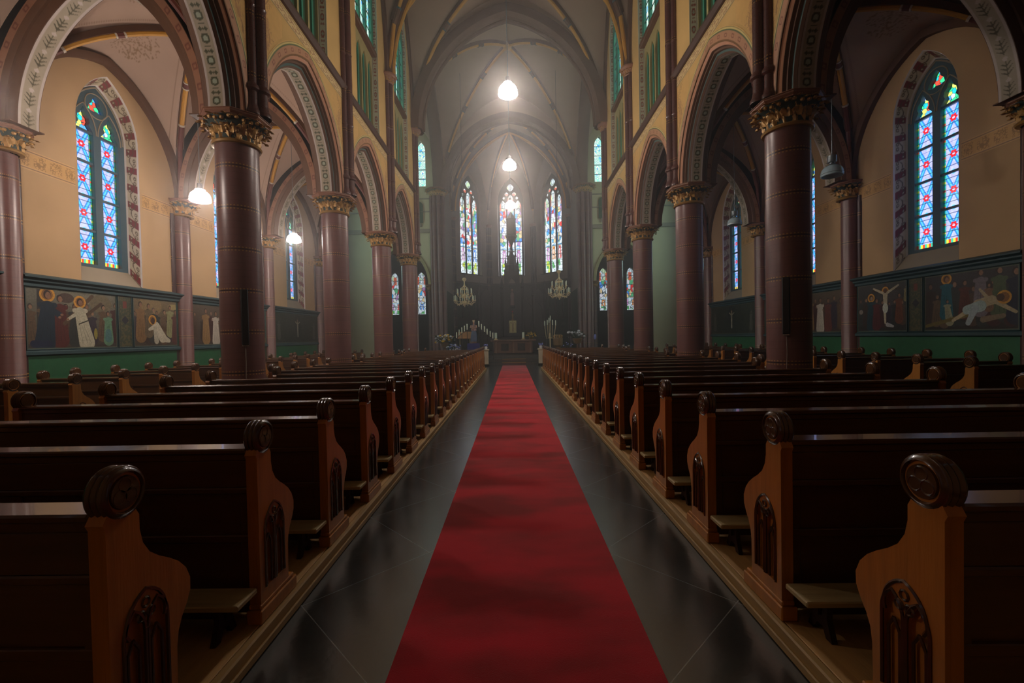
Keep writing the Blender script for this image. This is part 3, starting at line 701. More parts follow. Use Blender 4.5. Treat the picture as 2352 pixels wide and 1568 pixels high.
# ---------------------------------------------------------------- aisle wall, window, dado
VA_A, VA_R = 2.1, 2.5      # aisle vault: wall arches
def VZ(x, y): return max(P_(x, VA_A, 2.5 + 0.55 * (1 - y * y)), P_(y, VA_A, 2.92 + 0.13 * (1 - x * x)))
def aisle():
    out = []; HW0, HW1, ZS = 0.77, 0.66, 6.40
    b = MB(); wall_open(b, -BAY / 2, BAY / 2, 2.9, 8.6, HW0, 2.95, ZS, 1.30, WALLY); out.append(struct(b, 'wall_aisle', 'aisle_plaster'))
    def rev(u, v):
        hw = HW0 + (HW1 + 0.03 - HW0) * v; rr = 1.30 + (1.10 - 1.30) * v; z0 = 2.97 + (3.35 - 2.97) * v
        R = (hw * hw + rr * rr) / (2 * hw); c = hw - R; th = np.arccos(-c / R); Ls = ZS - 2.97; La = 2.05 * 0.9; T = Ls + La; s = u * 2 * T
        q = np.where(s < T, s, 2 * T - s); f = np.clip((q - Ls) / La, 0, 1) * th
        x = np.where(q < Ls, hw, c + R * np.cos(f)); z = np.where(q < Ls, z0 + (ZS - z0) * (q / Ls), ZS + R * np.sin(f))
        return np.where(s < T, -x, x), WALLY - 0.004 + (GLASSY - 0.05 - WALLY) * v, z
    p = painted('trim_6', rev, lambda u, v: soffit_band(u * 10.6, v * 2 - 1, g=(92, 74, 50), bg=(190, 178, 150), edge=(214, 206, 200), motif=2, red=(124, 44, 46), period=0.46), 520, 26); p['kind'] = 'structure'; out.append(p)
    b = MB()                                        # sloping sill; unseen boxes behind it added to stop daylight leaks
    b.add([(-HW0, WALLY, 2.95), (HW0, WALLY, 2.95), (HW1 + .04, GLASSY - 0.04, 3.36), (-HW1 - .04, GLASSY - 0.04, 3.36)], [(0, 1, 2, 3)])
    b.box(-1.5, GLASSY + 0.05, 2.8, 1.5, GLASSY + 0.12, 3.36); b.box(-1.5, WALLY + 0.02, 2.8, -HW0 - 0.01, GLASSY + 0.12, 8.5); b.box(HW0 + 0.01, WALLY + 0.02, 2.8, 1.5, GLASSY + 0.12, 8.5); b.box(-HW0, WALLY + 0.02, 7.75, HW0, GLASSY + 0.12, 8.5)
    b.add([(-HW1 - .04, GLASSY - 0.04, 3.36), (HW1 + .04, GLASSY - 0.04, 3.36), (HW1 + .04, GLASSY, 3.38), (-HW1 - .04, GLASSY, 3.38)], [(0, 1, 2, 3)])
    out.append(struct(b, 'trim_7', 'sill', smooth=None))
    opening = open_poly(0.72, 3.33, ZS, 1.14, 12); holes = []
    for s in (-1, 1):      # two lancets with trefoil heads
        cxx = s * 0.31; H = [(cxx - 0.22, 3.42), (cxx - 0.22, 6.34)]
        H += [(cxx + x, z) for x, z in ((-0.205, 6.42), (-0.15, 6.48), (-0.115, 6.53), (-0.145, 6.60), (-0.13, 6.68), (-0.07, 6.73), (-0.05, 6.80), (0, 6.90), (0.05, 6.80), (0.07, 6.73), (0.13, 6.68), (0.145, 6.60), (0.115, 6.53), (0.15, 6.48), (0.205, 6.42))]
        H += [(cxx + 0.22, 6.34), (cxx + 0.22, 3.42)]; holes.append(H)
    H = []
    for k in range(36):
        a = PI / 2 + 2 * PI * k / 36; r = 0.115 + 0.085 * (0.5 + 0.5 * math.cos(3 * (a - PI / 2))) + (0.03 if abs(math.cos(1.5 * (a - PI / 2))) > 0.97 else 0); H.append((r * math.cos(a), 7.03 + r * math.sin(a)))
    holes.append(H)
    b = MB(); b.prism(opening, GLASSY - 0.05, GLASSY + 0.05, lambda a, bb, d: (a, d, bb), holes); w = struct(b, 'window_1', 'teal', smooth=None); out.append(w)
    painted('pane', lambda u, v: ((u - 0.5) * 1.36, GLASSY + 0.02 + 0 * u, 3.36 + 4.12 * v), lambda u, v: aisle_glass((u - 0.5) * 1.36, 3.36 + 4.12 * v), 220, 640, w, 'glass')
    bars = MB()
    for z in (4.17, 4.93, 5.69, 6.38): bars.box(-0.56, GLASSY - 0.03, z - 0.025, 0.56, GLASSY + 0.012, z + 0.025)
    bars.build('glazing_bar', 'teal', w, smooth=None)
    tr = MB()                                        # moulded tracery lines on the plate
    tr.tube([(x, GLASSY - 0.055, ZS + z) for x, z in arch_pts(0.66, 1.06, 0, 10)], 0.018, 6)
    for s in (-1, 1): tr.tube([(s * 0.31 + x, GLASSY - 0.055, 6.36 + z) for x, z in arch_pts(0.29, 0.62, 0, 8)], 0.014, 6)
    tr.tube([(0.27 * math.cos(2 * PI * k / 24), GLASSY - 0.055, 7.03 + 0.27 * math.sin(2 * PI * k / 24)) for k in range(24)], 0.013, 6, closed=True)
    tr.build('tracery_moulding', 'sill', w)
    # stencilled frieze on the wall
    for s in (-1, 1):
        x0, x1 = (-BAY / 2 + 0.2, -HW0 - 0.06) if s < 0 else (HW0 + 0.06, BAY / 2 - 0.2)
        def fz(u, v, x0=x0, x1=x1):
            c = [np.full_like(u, k) for k in L3((202, 164, 112))]; S_ = u * (x1 - x0); w_ = v * 2 - 1
            blend(c, np.abs(w_) < 0.75, L3((196, 152, 90))); t = (S_ / 0.3) % 1; bi, bj, e = voronoi(S_, v * 0.38, 0.05)
            blend(c, (np.abs(w_) < 0.6) & (e < 0.25) & (hash2(bi, bj) > 0.3) & (t < 0.75), L3((150, 112, 58))); blend(c, (np.abs(np.abs(w_) - 0.82) < 0.06), L3((110, 78, 56))); return c
        p = painted('trim_8', lambda u, v, x0=x0, x1=x1: (x0 + (x1 - x0) * u, WALLY - 0.006 + 0 * u, 4.95 + 0.38 * v), fz, 120, 24); p['kind'] = 'structure'; out.append(p)
    # dado: green plinth wall, cornice
    b = MB(); b.box(-BAY / 2, WALLY - 0.05, 0, BAY / 2, WALLY + 0.1, 2.92); out.append(struct(b, 'baseboard_aisle', 'dado', smooth=None))
    b = MB(); prof = [(WALLY - 0.05, 2.72), (WALLY - 0.10, 2.74), (WALLY - 0.10, 2.79), (WALLY - 0.14, 2.83), (WALLY - 0.14, 2.86), (WALLY - 0.19, 2.90), (WALLY - 0.19, 2.93), (WALLY - 0.02, 2.985)]
    b.add([(x, y, z) for x in (-BAY / 2 + .10, BAY / 2 - .10) for y, z in prof], [(i, i + 1, i + 9, i + 8) for i in range(7)])
    prof = [(WALLY - 0.05, 1.42), (WALLY - 0.10, 1.44), (WALLY - 0.10, 1.50), (WALLY - 0.06, 1.53)]
    b.add([(x, y, z) for x in (-BAY / 2 + .10, BAY / 2 - .10) for y, z in prof], [(i, i + 1, i + 5, i + 4) for i in range(3)])
    out.append(struct(b, 'trim_9', 'rib_teal', smooth=None))
    place(out, mids=[m + 0.08 for m in MIDS]); out = []
    # vault
    VZn = np.vectorize(VZ)
    def wcol(U, V):
        x, y = (U - 0.5) * 2, (V - 0.5) * 2; c = [np.full_like(x, k) for k in L3((178, 152, 134))]
        m_ = np.maximum(np.abs(x), np.abs(y)); o_ = np.minimum(np.abs(x), np.abs(y)); sx_ = np.where(np.abs(x) > np.abs(y), y, x)
        r = np.hypot((m_ - 0.62) / 0.2, sx_ / 0.2); bi, bj, e = voronoi(x * 2.1, y * 2.1, 0.085)
        w1 = np.abs(sx_ - 0.1 * np.sin(m_ * 26)) < 0.012; blend(c, (r < 1) & ((e < 0.10) & (hash2(bi, bj) > 0.25) | w1), L3((140, 112, 84)))
        blend(c, (np.abs(np.abs(x) - np.abs(y)) > 0.10) & (np.abs(np.abs(x) - np.abs(y)) < 0.115) & (m_ > 0.25), L3((150, 122, 100))); return c
    cw = painted('ceiling_aisle', lambda u, v: ((u - 0.5) * BAY, 7.0 + (v - 0.5) * 4.4, SPRING + 0.05 + VZn((u - 0.5) * 2, (v - 0.5) * 2)), wcol, 170, 170, None, 'web', True); out.append(cw)
    ribs = MB(); roll = MB(); knots = MB(); kw = MB(); foot = MB()
    for dx, dy in ((1, 1), (1, -1), (-1, 1), (-1, -1)):
        pts = []; K = 18
        for i in range(K + 1):
            t = 0.86 - 0.86 * i / K
            pts.append(Vector((dx * t * BAY / 2, 7.0 + dy * t * 2.1, SPRING + VZ(t, t))))
        side = Vector((-dy * 2.1, dx * BAY / 2, 0)).normalized()
        ribs.rail(pts, [(-0.075, 0.06), (-0.075, -0.05), (0.075, -0.05), (0.075, 0.06)], True, side)
        low = [p + Vector((0, 0, -0.075)) for p in pts]
        roll.tube(low[3:], 0.055, 8); foot.tube(low[:4], 0.058, 8)
        for i in (3,): kw.tube([low[i] - (low[i + 1] - low[i]) * 0.12, low[i] + (low[i + 1] - low[i]) * 0.12], 0.072, 8)
        i = 9; d = low[i + 1] - low[i]
        knots.tube([low[i] - d * 0.35, low[i] + d * 0.35], 0.066, 8)
        for q in (-0.5, 0.5): kw.tube([low[i] + d * (q - 0.1), low[i] + d * (q + 0.1)], 0.072, 8)
        foot.tube([Vector((dx * (BAY / 2 - 0.17), 7.0 + dy * 1.93, SPRING)), low[0]], 0.058, 8)
    o = struct(ribs, 'trim_10', 'rib_brown'); out.append(o)
    roll.build('rib_roll', 'rib_yellow', o); knots.build('knot', 'rib_red', o); kw.build('knot_ring', 'rib_white', o); foot.build('rib_foot', 'rib_red', o)
    b = MB().lathe([(0.001, 8.36), (0.06, 8.37), (0.13, 8.42), (0.14, 8.50), (0.10, 8.58)], 16, M=Matrix.Translation((0, 7.0, 0)))
    b.build('boss', 'gold', o)
    # dark wall arch under the vault
    b = MB(); arch_sweep(b, VA_A - 0.12, VA_R - 0.1, [(0.14, 0.0), (0, -0.005), (0, -0.13), (0.08, -0.16), (0.15, -0.16)], lambda s, w, z: (s, WALLY + w, z), 16, SPRING); out.append(struct(b, 'trim_11', 'rib_brown'))
    return out
place(aisle())
def cross_arch():      # transverse arch of the aisle at x = 0 local (placed on bay boundaries)
    out = []; a, r, yc = 1.55, 2.48, 7.0
    to = lambda s, w, z: (w, yc + s, z)
    b = MB(); arch_sweep(b, a, r, [(0.34, -0.30), (0.20, -0.30), (0.12, -0.26), (0.12, -0.22), (0.0, -0.18), (0.0, 0.18), (0.12, 0.22), (0.12, 0.26), (0.20, 0.30), (0.34, 0.30)], to, 18, SPRING)
    for s in (-1, 1): b.box(-0.28, yc + s * 1.56 if s > 0 else yc - 2.0, SPRING, 0.28, yc + 2.0 if s > 0 else yc - 1.56, SPRING + 0.02)
    o = struct(b, 'trim_12', 'rib_brown'); out.append(o)
    def fn(u, v):
        x, z, L = arch_np(a, r, -0.004, u); return (v - 0.5) * 0.34, yc + x, SPRING + z
    painted('soffit_band', fn, lambda u, v: soffit_band(arch_np(a, r, 0, u)[2], v * 2 - 1, motif=0, period=0.36, g=(70, 64, 36)), 420, 20, o)
    for sg in (-1, 1):
        def fn2(u, v, sg=sg):
            R, c = arch_c(a, r); n = 0.2 + 0.13 * v; th = np.arccos(-c / (R + n)); uu = np.where(u < 0.5, u * 2, (1 - u) * 2) * th; xx = c + (R + n) * np.cos(uu)
            return sg * 0.304 + 0 * u, yc + np.where(u < 0.5, -xx, xx), SPRING + (R + n) * np.sin(uu)
        def cf(u, v):
            c = [np.full_like(u, k) for k in L3((150, 108, 84))]; t = (u * 6.0 / 0.3) % 1
            blend(c, (np.abs(t - 0.3) < 0.17) & (np.abs(v - 0.5) < 0.3) & ~((np.abs(t - 0.3) < 0.1) & (np.abs(v - 0.5) < 0.18)), L3((110, 62, 52))); return c
        painted('face_band', fn2, cf, 240, 8, o)
    # wall above the arch up to the web
    sp = MB(); A = [(x, SPRING + z) for x, z in arch_pts(a, r, 0.3, 16)]
    for x0 in (-0.20, 0.20):
        for (p, q), (p2, q2) in zip(A[:-1], A[1:]):
            t1 = SPRING + 0.08 + VZ(1, min(1, abs(p) / 2.2)); t2 = SPRING + 0.08 + VZ(1, min(1, abs(p2) / 2.2))
            sp.add([(x0, yc + p, q), (x0, yc + p2, q2), (x0, yc + p2, max(t2, q2)), (x0, yc + p, max(t1, q))], [(0, 1, 2, 3)])
    out.append(struct(sp, 'wall_spandrel', 'web'))
    return out
place(cross_arch(), mids=COLS)
# ---------------------------------------------------------------- nave wall shafts with capitals
def wall_shaft():
    t = thing('wall_shaft', '', 'wall shaft')
    for i, (x, y, r) in enumerate(((-0.15, -0.02, 0.075), (0, -0.10, 0.10), (0.15, -0.02, 0.075))):
        b = MB().lathe([(r + 0.05, 5.52), (r + 0.05, 5.58), (r + 0.02, 5.62), (r, 5.72), (r, 11.0)], 14, M=Matrix.Translation((x, y, 0)))
        b.lathe([(r, 5.92), (r + 0.045, 5.95), (r + 0.045, 5.98), (r + 0.02, 6.03), (r, 6.06)], 14, M=Matrix.Translation((x, y, 0)))
        for z in (7.4, 9.3): b.lathe([(r, z - 0.03), (r + 0.012, z), (r, z + 0.03)], 14, M=Matrix.Translation((x, y, 0)))
        b.build('shaft', 'shaft', t)
    MB().lathe([(0.20, 10.92), (0.23, 10.95), (0.20, 10.98), (0.19, 11.0), (0.26, 11.12), (0.34, 11.16), (0.36, 11.19), (0.36, 11.24), (0.001, 11.25)], 10).build('capital', 'abacus', t)
    lf = MB()
    for i in range(8):
        a = PI + PI * (i + 0.5) / 8; leaf(lf, a, 0.2, 10.96, 0.16, 0.12, 0.06, i)
    lf.build('foliage', 'gold', t)
    return t
ws = wall_shaft(); n = 0
for side, s in (('left', -1), ('right', 1)):
    for k, y in enumerate(COLS):
        c = ws if n == 0 else copy_tree(ws); n += 1
        c.location = (s * (FACE - 0.02), y, 0); c.rotation_euler = (0, 0, -PI / 2 if side == 'right' else PI / 2); c['group'] = 'shafts on the nave wall'
        c['label'] = {0: f'wall shaft behind the viewpoint on the {side} nave wall', 1: f'wall shaft outside the frame on the {side} nave wall',
                      2: f'brown triple shaft rising from the capital of the nearest {side} column', 3: f'brown triple shaft above the second visible {side} column',
                      4: f'brown triple shaft above the third visible {side} column, its capital below the vault', 5: f'triple shaft at the {side} front corner of the crossing'}[k]
# ---------------------------------------------------------------- nave vault
NV_A, NV_R = 4.4, 5.9
def groin(name, A, B, yc, a=NV_A, r=NV_R, z0=NSPRING, K=44, dome=0.0):
    def web(u, v):
        x, y = (u - 0.5) * 2, (v - 0.5) * 2; return (x * (A + 0.1), yc + y * B, z0 + 0.06 + max(P_(x, a, r), P_(y, a, r)) + dome * (1 - x * x) * (1 - y * y))
    b = MB(); b.grid(web, K, K); return struct(b, name, 'nave_web', smooth=1.2)
def diag_ribs(A, B, yc, w=0.10, rr=0.075, rings=(0.62, 0.34), dome=0.0):
    ribs, roll, kn, kw = MB(), MB(), MB(), MB()
    for dx in (-1, 1):
        for dy in (-1, 1):
            K = 26; pts = [Vector((dx * t * A, yc + dy * t * B, NSPRING + P_(t, NV_A, NV_R) + dome * (1 - t * t) ** 2)) for t in [0.93 * (1 - i / K) for i in range(K + 1)]]
            side = Vector((-dy * B, dx * A, 0)).normalized()
            ribs.rail(pts, [(-w, 0.08), (-w, -0.07), (w, -0.07), (w, 0.08)], True, side)
            low = [p + Vector((0, 0, -0.10)) for p in pts]; roll.tube(low, rr, 8)
            roll.tube([Vector((dx * (A - 0.05), yc + dy * (B - 0.05), NSPRING)), low[0]], rr, 8)
            for q in rings:
                i = int(K * (1 - q)); d = (low[i + 1] - low[i]).normalized()
                kn.tube([low[i] - d * 0.13, low[i] + d * 0.13], rr + 0.012, 8)
                for e in (-0.16, 0.16): kw.tube([low[i] + d * (e - 0.03), low[i] + d * (e + 0.03)], rr + 0.03, 8)
            d = (low[2] - low[1]).normalized(); kn.tube([low[0], low[0] + d * 0.5], rr + 0.01, 8); kw.tube([low[0] + d * 0.5, low[0] + d * 0.56], rr + 0.03, 8)
    o = struct(ribs, 'trim_13', 'rib_brown'); roll.build('rib_roll', 'rib_yellow', o); kn.build('knot', 'rib_brown', o); kw.build('knot_ring', 'rib_teal', o)
    MB().lathe([(0.001, NSPRING + NV_R - 0.30), (0.14, NSPRING + NV_R - 0.26), (0.24, NSPRING + NV_R - 0.16), (0.2, NSPRING + NV_R)], 18, M=Matrix.Translation((0, yc, dome))).build('boss', 'gold', o)
    return o
def trans_arch(y, A, depth=0.30, th=0.34, band=True, z0=NSPRING, a=None, r=NV_R):
    a = (a or NV_A) - th + 0.08; r = r - th + 0.12
    b = MB(); arch_sweep(b, a, r, [(th, -depth), (0.12, -depth), (0.04, -depth * 0.7), (0, -depth * 0.6), (0, depth * 0.6), (0.04, depth * 0.7), (0.12, depth), (th, depth)], lambda s, w, z: (s, y + w, z), 26, z0)
    o = struct(b, 'trim_14', 'rib_brown')
    r2 = MB(); pts = [(x, y, z0 + z) for x, z in arch_pts(a, r, -0.03, 26)]; r2.tube(pts, 0.075, 8, caps=False); r2.build('rib_roll', 'rib_yellow' if th < 0.4 else 'rib_brown', o)
    return o
for y0 in MIDS:
    groin('ceiling', NV_A, BAY / 2, y0); diag_ribs(NV_A, BAY / 2, y0)
for y in COLS[:-1]: trans_arch(y, NV_A, 0.16, 0.26)
# wall ribs of the nave bays
def wall_rib():
    b = MB(); arch_sweep(b, BAY / 2 - 0.22, NV_R - 0.15, [(0.16, 0.0), (0, -0.01), (0, -0.10), (0.10, -0.13), (0.17, -0.13)], lambda s, w, z: (s, FACE + w, z), 22, NSPRING); return [struct(b, 'trim_15', 'rib_brown')]
place(wall_rib())
# ---------------------------------------------------------------- crossing
def cross_wall(y, dr):
    trans_arch(y, NV_A, 0.42, 0.50, r=NV_R - dr); a, r = NV_A - 0.42, NV_R - dr - 0.38
    sp = MB(); A = [(x, NSPRING + z) for x, z in arch_pts(a, r, 0.42, 24)]
    for y2 in (y - 0.25, y + 0.25):
        for (p, q), (p2, q2) in zip(A[:-1], A[1:]): sp.add([(p, y2, q), (p2, y2, q2), (p2, y2, NSPRING + 0.15 + P_(min(1, abs(p2) / NV_A), NV_A, NV_R)), (p, y2, NSPRING + 0.15 + P_(min(1, abs(p) / NV_A), NV_A, NV_R))], [(0, 1, 2, 3)])
    struct(sp, 'wall_crossing', 'nave_web')
cross_wall(CROSS0, 0.55); cross_wall(CROSS1, 1.15)
ycr = (CROSS0 + CROSS1) / 2; Bc = (CROSS1 - CROSS0) / 2
groin('ceiling', NV_A, Bc, ycr, dome=0.7); diag_ribs(NV_A, Bc, ycr, dome=0.7)
for s in (-1, 1):           # arches of the crossing towards the transepts, transept vaults
    b = MB(); arch_sweep(b, Bc - 0.35, NV_R - 0.35, [(0.4, -0.35), (0.1, -0.35), (0, -0.2), (0, 0.2), (0.1, 0.35), (0.4, 0.35)], lambda q, w, z: (s * (NV_A + 0.25 + w), ycr + q, z), 22, NSPRING)
    struct(b, 'trim_16', 'rib_brown')
    b = MB()
    def web(u, v): return (s * (4.5 + 6.8 * u), ycr + (v - 0.5) * 2 * (Bc + 0.2), NSPRING + 0.06 + max(P_((v - 0.5) * 2, NV_A, NV_R), P_((u - 0.5) * 2, NV_A, NV_R)))
    b.grid(web, 30, 36); struct(b, 'ceiling_transept', 'nave_web')
# compound piers
def cluster(x, y, R0, z1, name, label, rs=0.13, n=8, cap=True):
    t = thing(name, label, 'pier', (x, y, 0), group='clustered crossing piers')
    MB().lathe([(R0 * 0.9 + .1, 0), (R0 * 0.9 + .1, .5), (R0 * 0.8, 0.6), (R0 * 0.8, z1)], 16).build('core', 'tile_dark', t)
    for i in range(n):
        a = 2 * PI * (i + 0.5) / n
        MB().lathe([(rs + .05, 0), (rs + .05, .55), (rs, 0.65), (rs, z1)], 14, M=Matrix.Translation((R0 * math.cos(a) * 0.92, R0 * math.sin(a) * 0.92, 0))).build('shaft', 'tile', t)
    if cap: capital_parts(t, R0 + 0.03, R0 + 0.3, z1, z1 + 0.45, nleaf=16)
    return t
for s, side in ((-1, 'left'), (1, 'right')):
    cluster(s * COLX, CROSS1, 0.42, 10.85, 'crossing_pier', f'tall clustered maroon pier at the chancel opening on the {side}')
    t = thing('crossing_shaft', f'slender full height shaft cluster at the {side} front corner of the crossing', 'shaft', (s * (COLX + 0.02), CROSS0 + 0.56, 0), group='crossing corner shafts')
    for i, (x, y) in enumerate(((0, 0), (s * 0.25, 0.1), (-s * 0.2, -0.14))):
        MB().lathe([(0.2, 0), (0.2, .5), (0.13, 0.6), (0.13, 10.95)], 14, M=Matrix.Translation((x, y, 0))).build('shaft', 'tile', t)
    MB().lathe([(0.3, 10.95), (0.34, 11.0), (0.42, 11.15), (0.46, 11.2), (0.001, 11.24)], 10).build('capital', 'gold', t)
# ---------------------------------------------------------------- transepts
for s, side in ((-1, 'left'), (1, 'right')):
    Mx = side_matrix(side, ycr); T2 = lambda a_, b_, d: tuple(Mx @ Vector((a_, d, b_)))
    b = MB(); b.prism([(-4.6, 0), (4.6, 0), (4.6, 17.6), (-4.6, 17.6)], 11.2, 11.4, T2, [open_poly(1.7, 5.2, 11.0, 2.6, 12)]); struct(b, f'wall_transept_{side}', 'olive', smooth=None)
    b = MB(); b.prism(open_poly(1.75, 5.15, 11.0, 2.65, 12), 11.26, 11.34, T2, [open_poly(0.42, 5.3, 10.8, 0.8, 8, cx=x) for x in (-1.08, 0, 1.08)] + [[(1.0 * 0.8 * math.cos(2 * PI * k / 18), 12.4 + 0.6 * math.sin(2 * PI * k / 18)) for k in range(18)]])
    w = struct(b, f'window_{7 if s < 0 else 8}', 'lead', smooth=None)  # out-of-view window added to let that extra light in
    g = painted('pane', lambda u, v: (s * 11.3 + 0 * u, ycr + (u - 0.5) * 3.4, 5.2 + 8.4 * v), lambda u, v: [q * 0.9 + 0.1 for q in clere_glass(u * 3.4, v * 8.4)], 90, 200, w, 'glass')
    b = MB()                                     # east wall with arch and high window
    to = lambda a_, b_, d: (s * (7.25 + a_), d, b_)
    opening = open_poly(1.75, 0.0, 5.15, 2.6, 12); win = open_poly(0.32, 11.6, 13.9, 0.7, 8, cx=-1.40); low = open_poly(0.30, 9.2, 10.3, 0.3, 8, cx=-1.2)
    b.prism([(-2.4, -0.01), (-1.7501, -0.01), (-1.7501, -0.005), (1.7501, -0.005), (1.7501, -0.01), (4.0, -0.01), (4.0, 17.6), (-2.4, 17.6)], CROSS1 + 0.1, CROSS1 + 0.45, to, [[(x, max(0.02, z)) for x, z in opening], win])
    struct(b, f'wall_east_{side}', 'green_plaster', smooth=0.5)
    b = MB(); arch_sweep(b, 1.72, 2.57, [(0.22, -0.02), (0.2, -0.08), (0.03, -0.06), (0, 0), (0, 0.4)], lambda q, w, z: (s * (7.25 + q), CROSS1 + 0.1 + w, z), 16, 5.15); struct(b, 'trim_17', 'cream')
    t = thing('side_arch_respond', f'slim shaft with gilded capital carrying the {side} side chapel arch', 'shaft', (s * 5.42, CROSS1 - 0.05, 0), group='side chapel responds')
    MB().lathe([(0.17, 0), (0.17, .5), (0.12, .6), (0.12, 4.75)], 14).build('shaft', 'tile_dark', t); capital_parts(t, 0.11, 0.26, 4.77, 5.13, nleaf=8)
    b = MB(); b.bbox(s * 4.9 if s > 0 else -11.2, CROSS1 - 0.05, 8.55, 11.2 if s > 0 else -4.9, CROSS1 + 0.1, 8.8, 0.03); struct(b, 'trim_18', 'sill', smooth=None)
    for z in (12.9 - 3.0, 10.75): 
        b = MB(); b.bbox(s * 5.0 if s > 0 else -11.2, CROSS1 + 0.02, z, 11.2 if s > 0 else -5.0, CROSS1 + 0.1, z + 0.07, 0.01); struct(b, 'trim_19', 'sill', smooth=None)
    b = MB(); b.bbox(s * 5.85 if s > 0 else -6.65, CROSS1 + 0.03, 8.95, 6.65 * s if s > 0 else -5.85, CROSS1 + 0.1, 10.4, 0.02); fr = struct(b, 'trim_20', 'sill', smooth=None)
    MB().prism(low, CROSS1 + 0.02, CROSS1 + 0.06, to).build('blind_panel', 'panel_green', fr, smooth=None)
    g = painted(f'window_{3 if s < 0 else 4}', lambda u, v: (s * (7.25 - 1.74 + 0.68 * u), CROSS1 + 0.3 + 0 * u, 11.55 + 3.1 * v), lambda u, v: clere_glass(0.68 * u, 3.1 * v), 50, 160, None, 'glass'); g['kind'] = 'structure'
    # painted figure on the wall panel beside the arch
    # side chapel
    b = MB(); c0, c1 = s * 4.95, s * 11.2
    wins = [open_poly(0.34, 3.6 if k == 1 else 3.6, 6.5, 0.55, 8, cx=x) for k, x in enumerate((7.45, 9.65))]
    b.prism([(4.95, 0), (11.2, 0), (11.2, 9.0), (4.95, 9.0)], 36.0, 36.3, lambda a_, b_, d: (s * a_, d, b_), wins)
    b.box(c1, CROSS1 + 0.45, 0, c1 + s * 0.2, 36.3, 9); b.box(min(c0, c1), CROSS1 + 0.45, 8.8, max(c0, c1), 36.3, 9.0)
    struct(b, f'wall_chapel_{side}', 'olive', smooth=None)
    for k, x in enumerate((7.45, 9.65)):
        f = story_glass(3.3 + k + s, 3.5, 7.2)
        g = painted(f'window_{5 + k + (0 if s < 0 else 10)}', lambda u, v: (s * (x - 0.35 + 0.7 * u), 36.12 + 0 * u, 3.55 + 3.6 * v), lambda u, v: f(x - 0.35 + 0.7 * u, 3.55 + 3.6 * v), 50, 200, None, 'glass'); g['kind'] = 'structure'
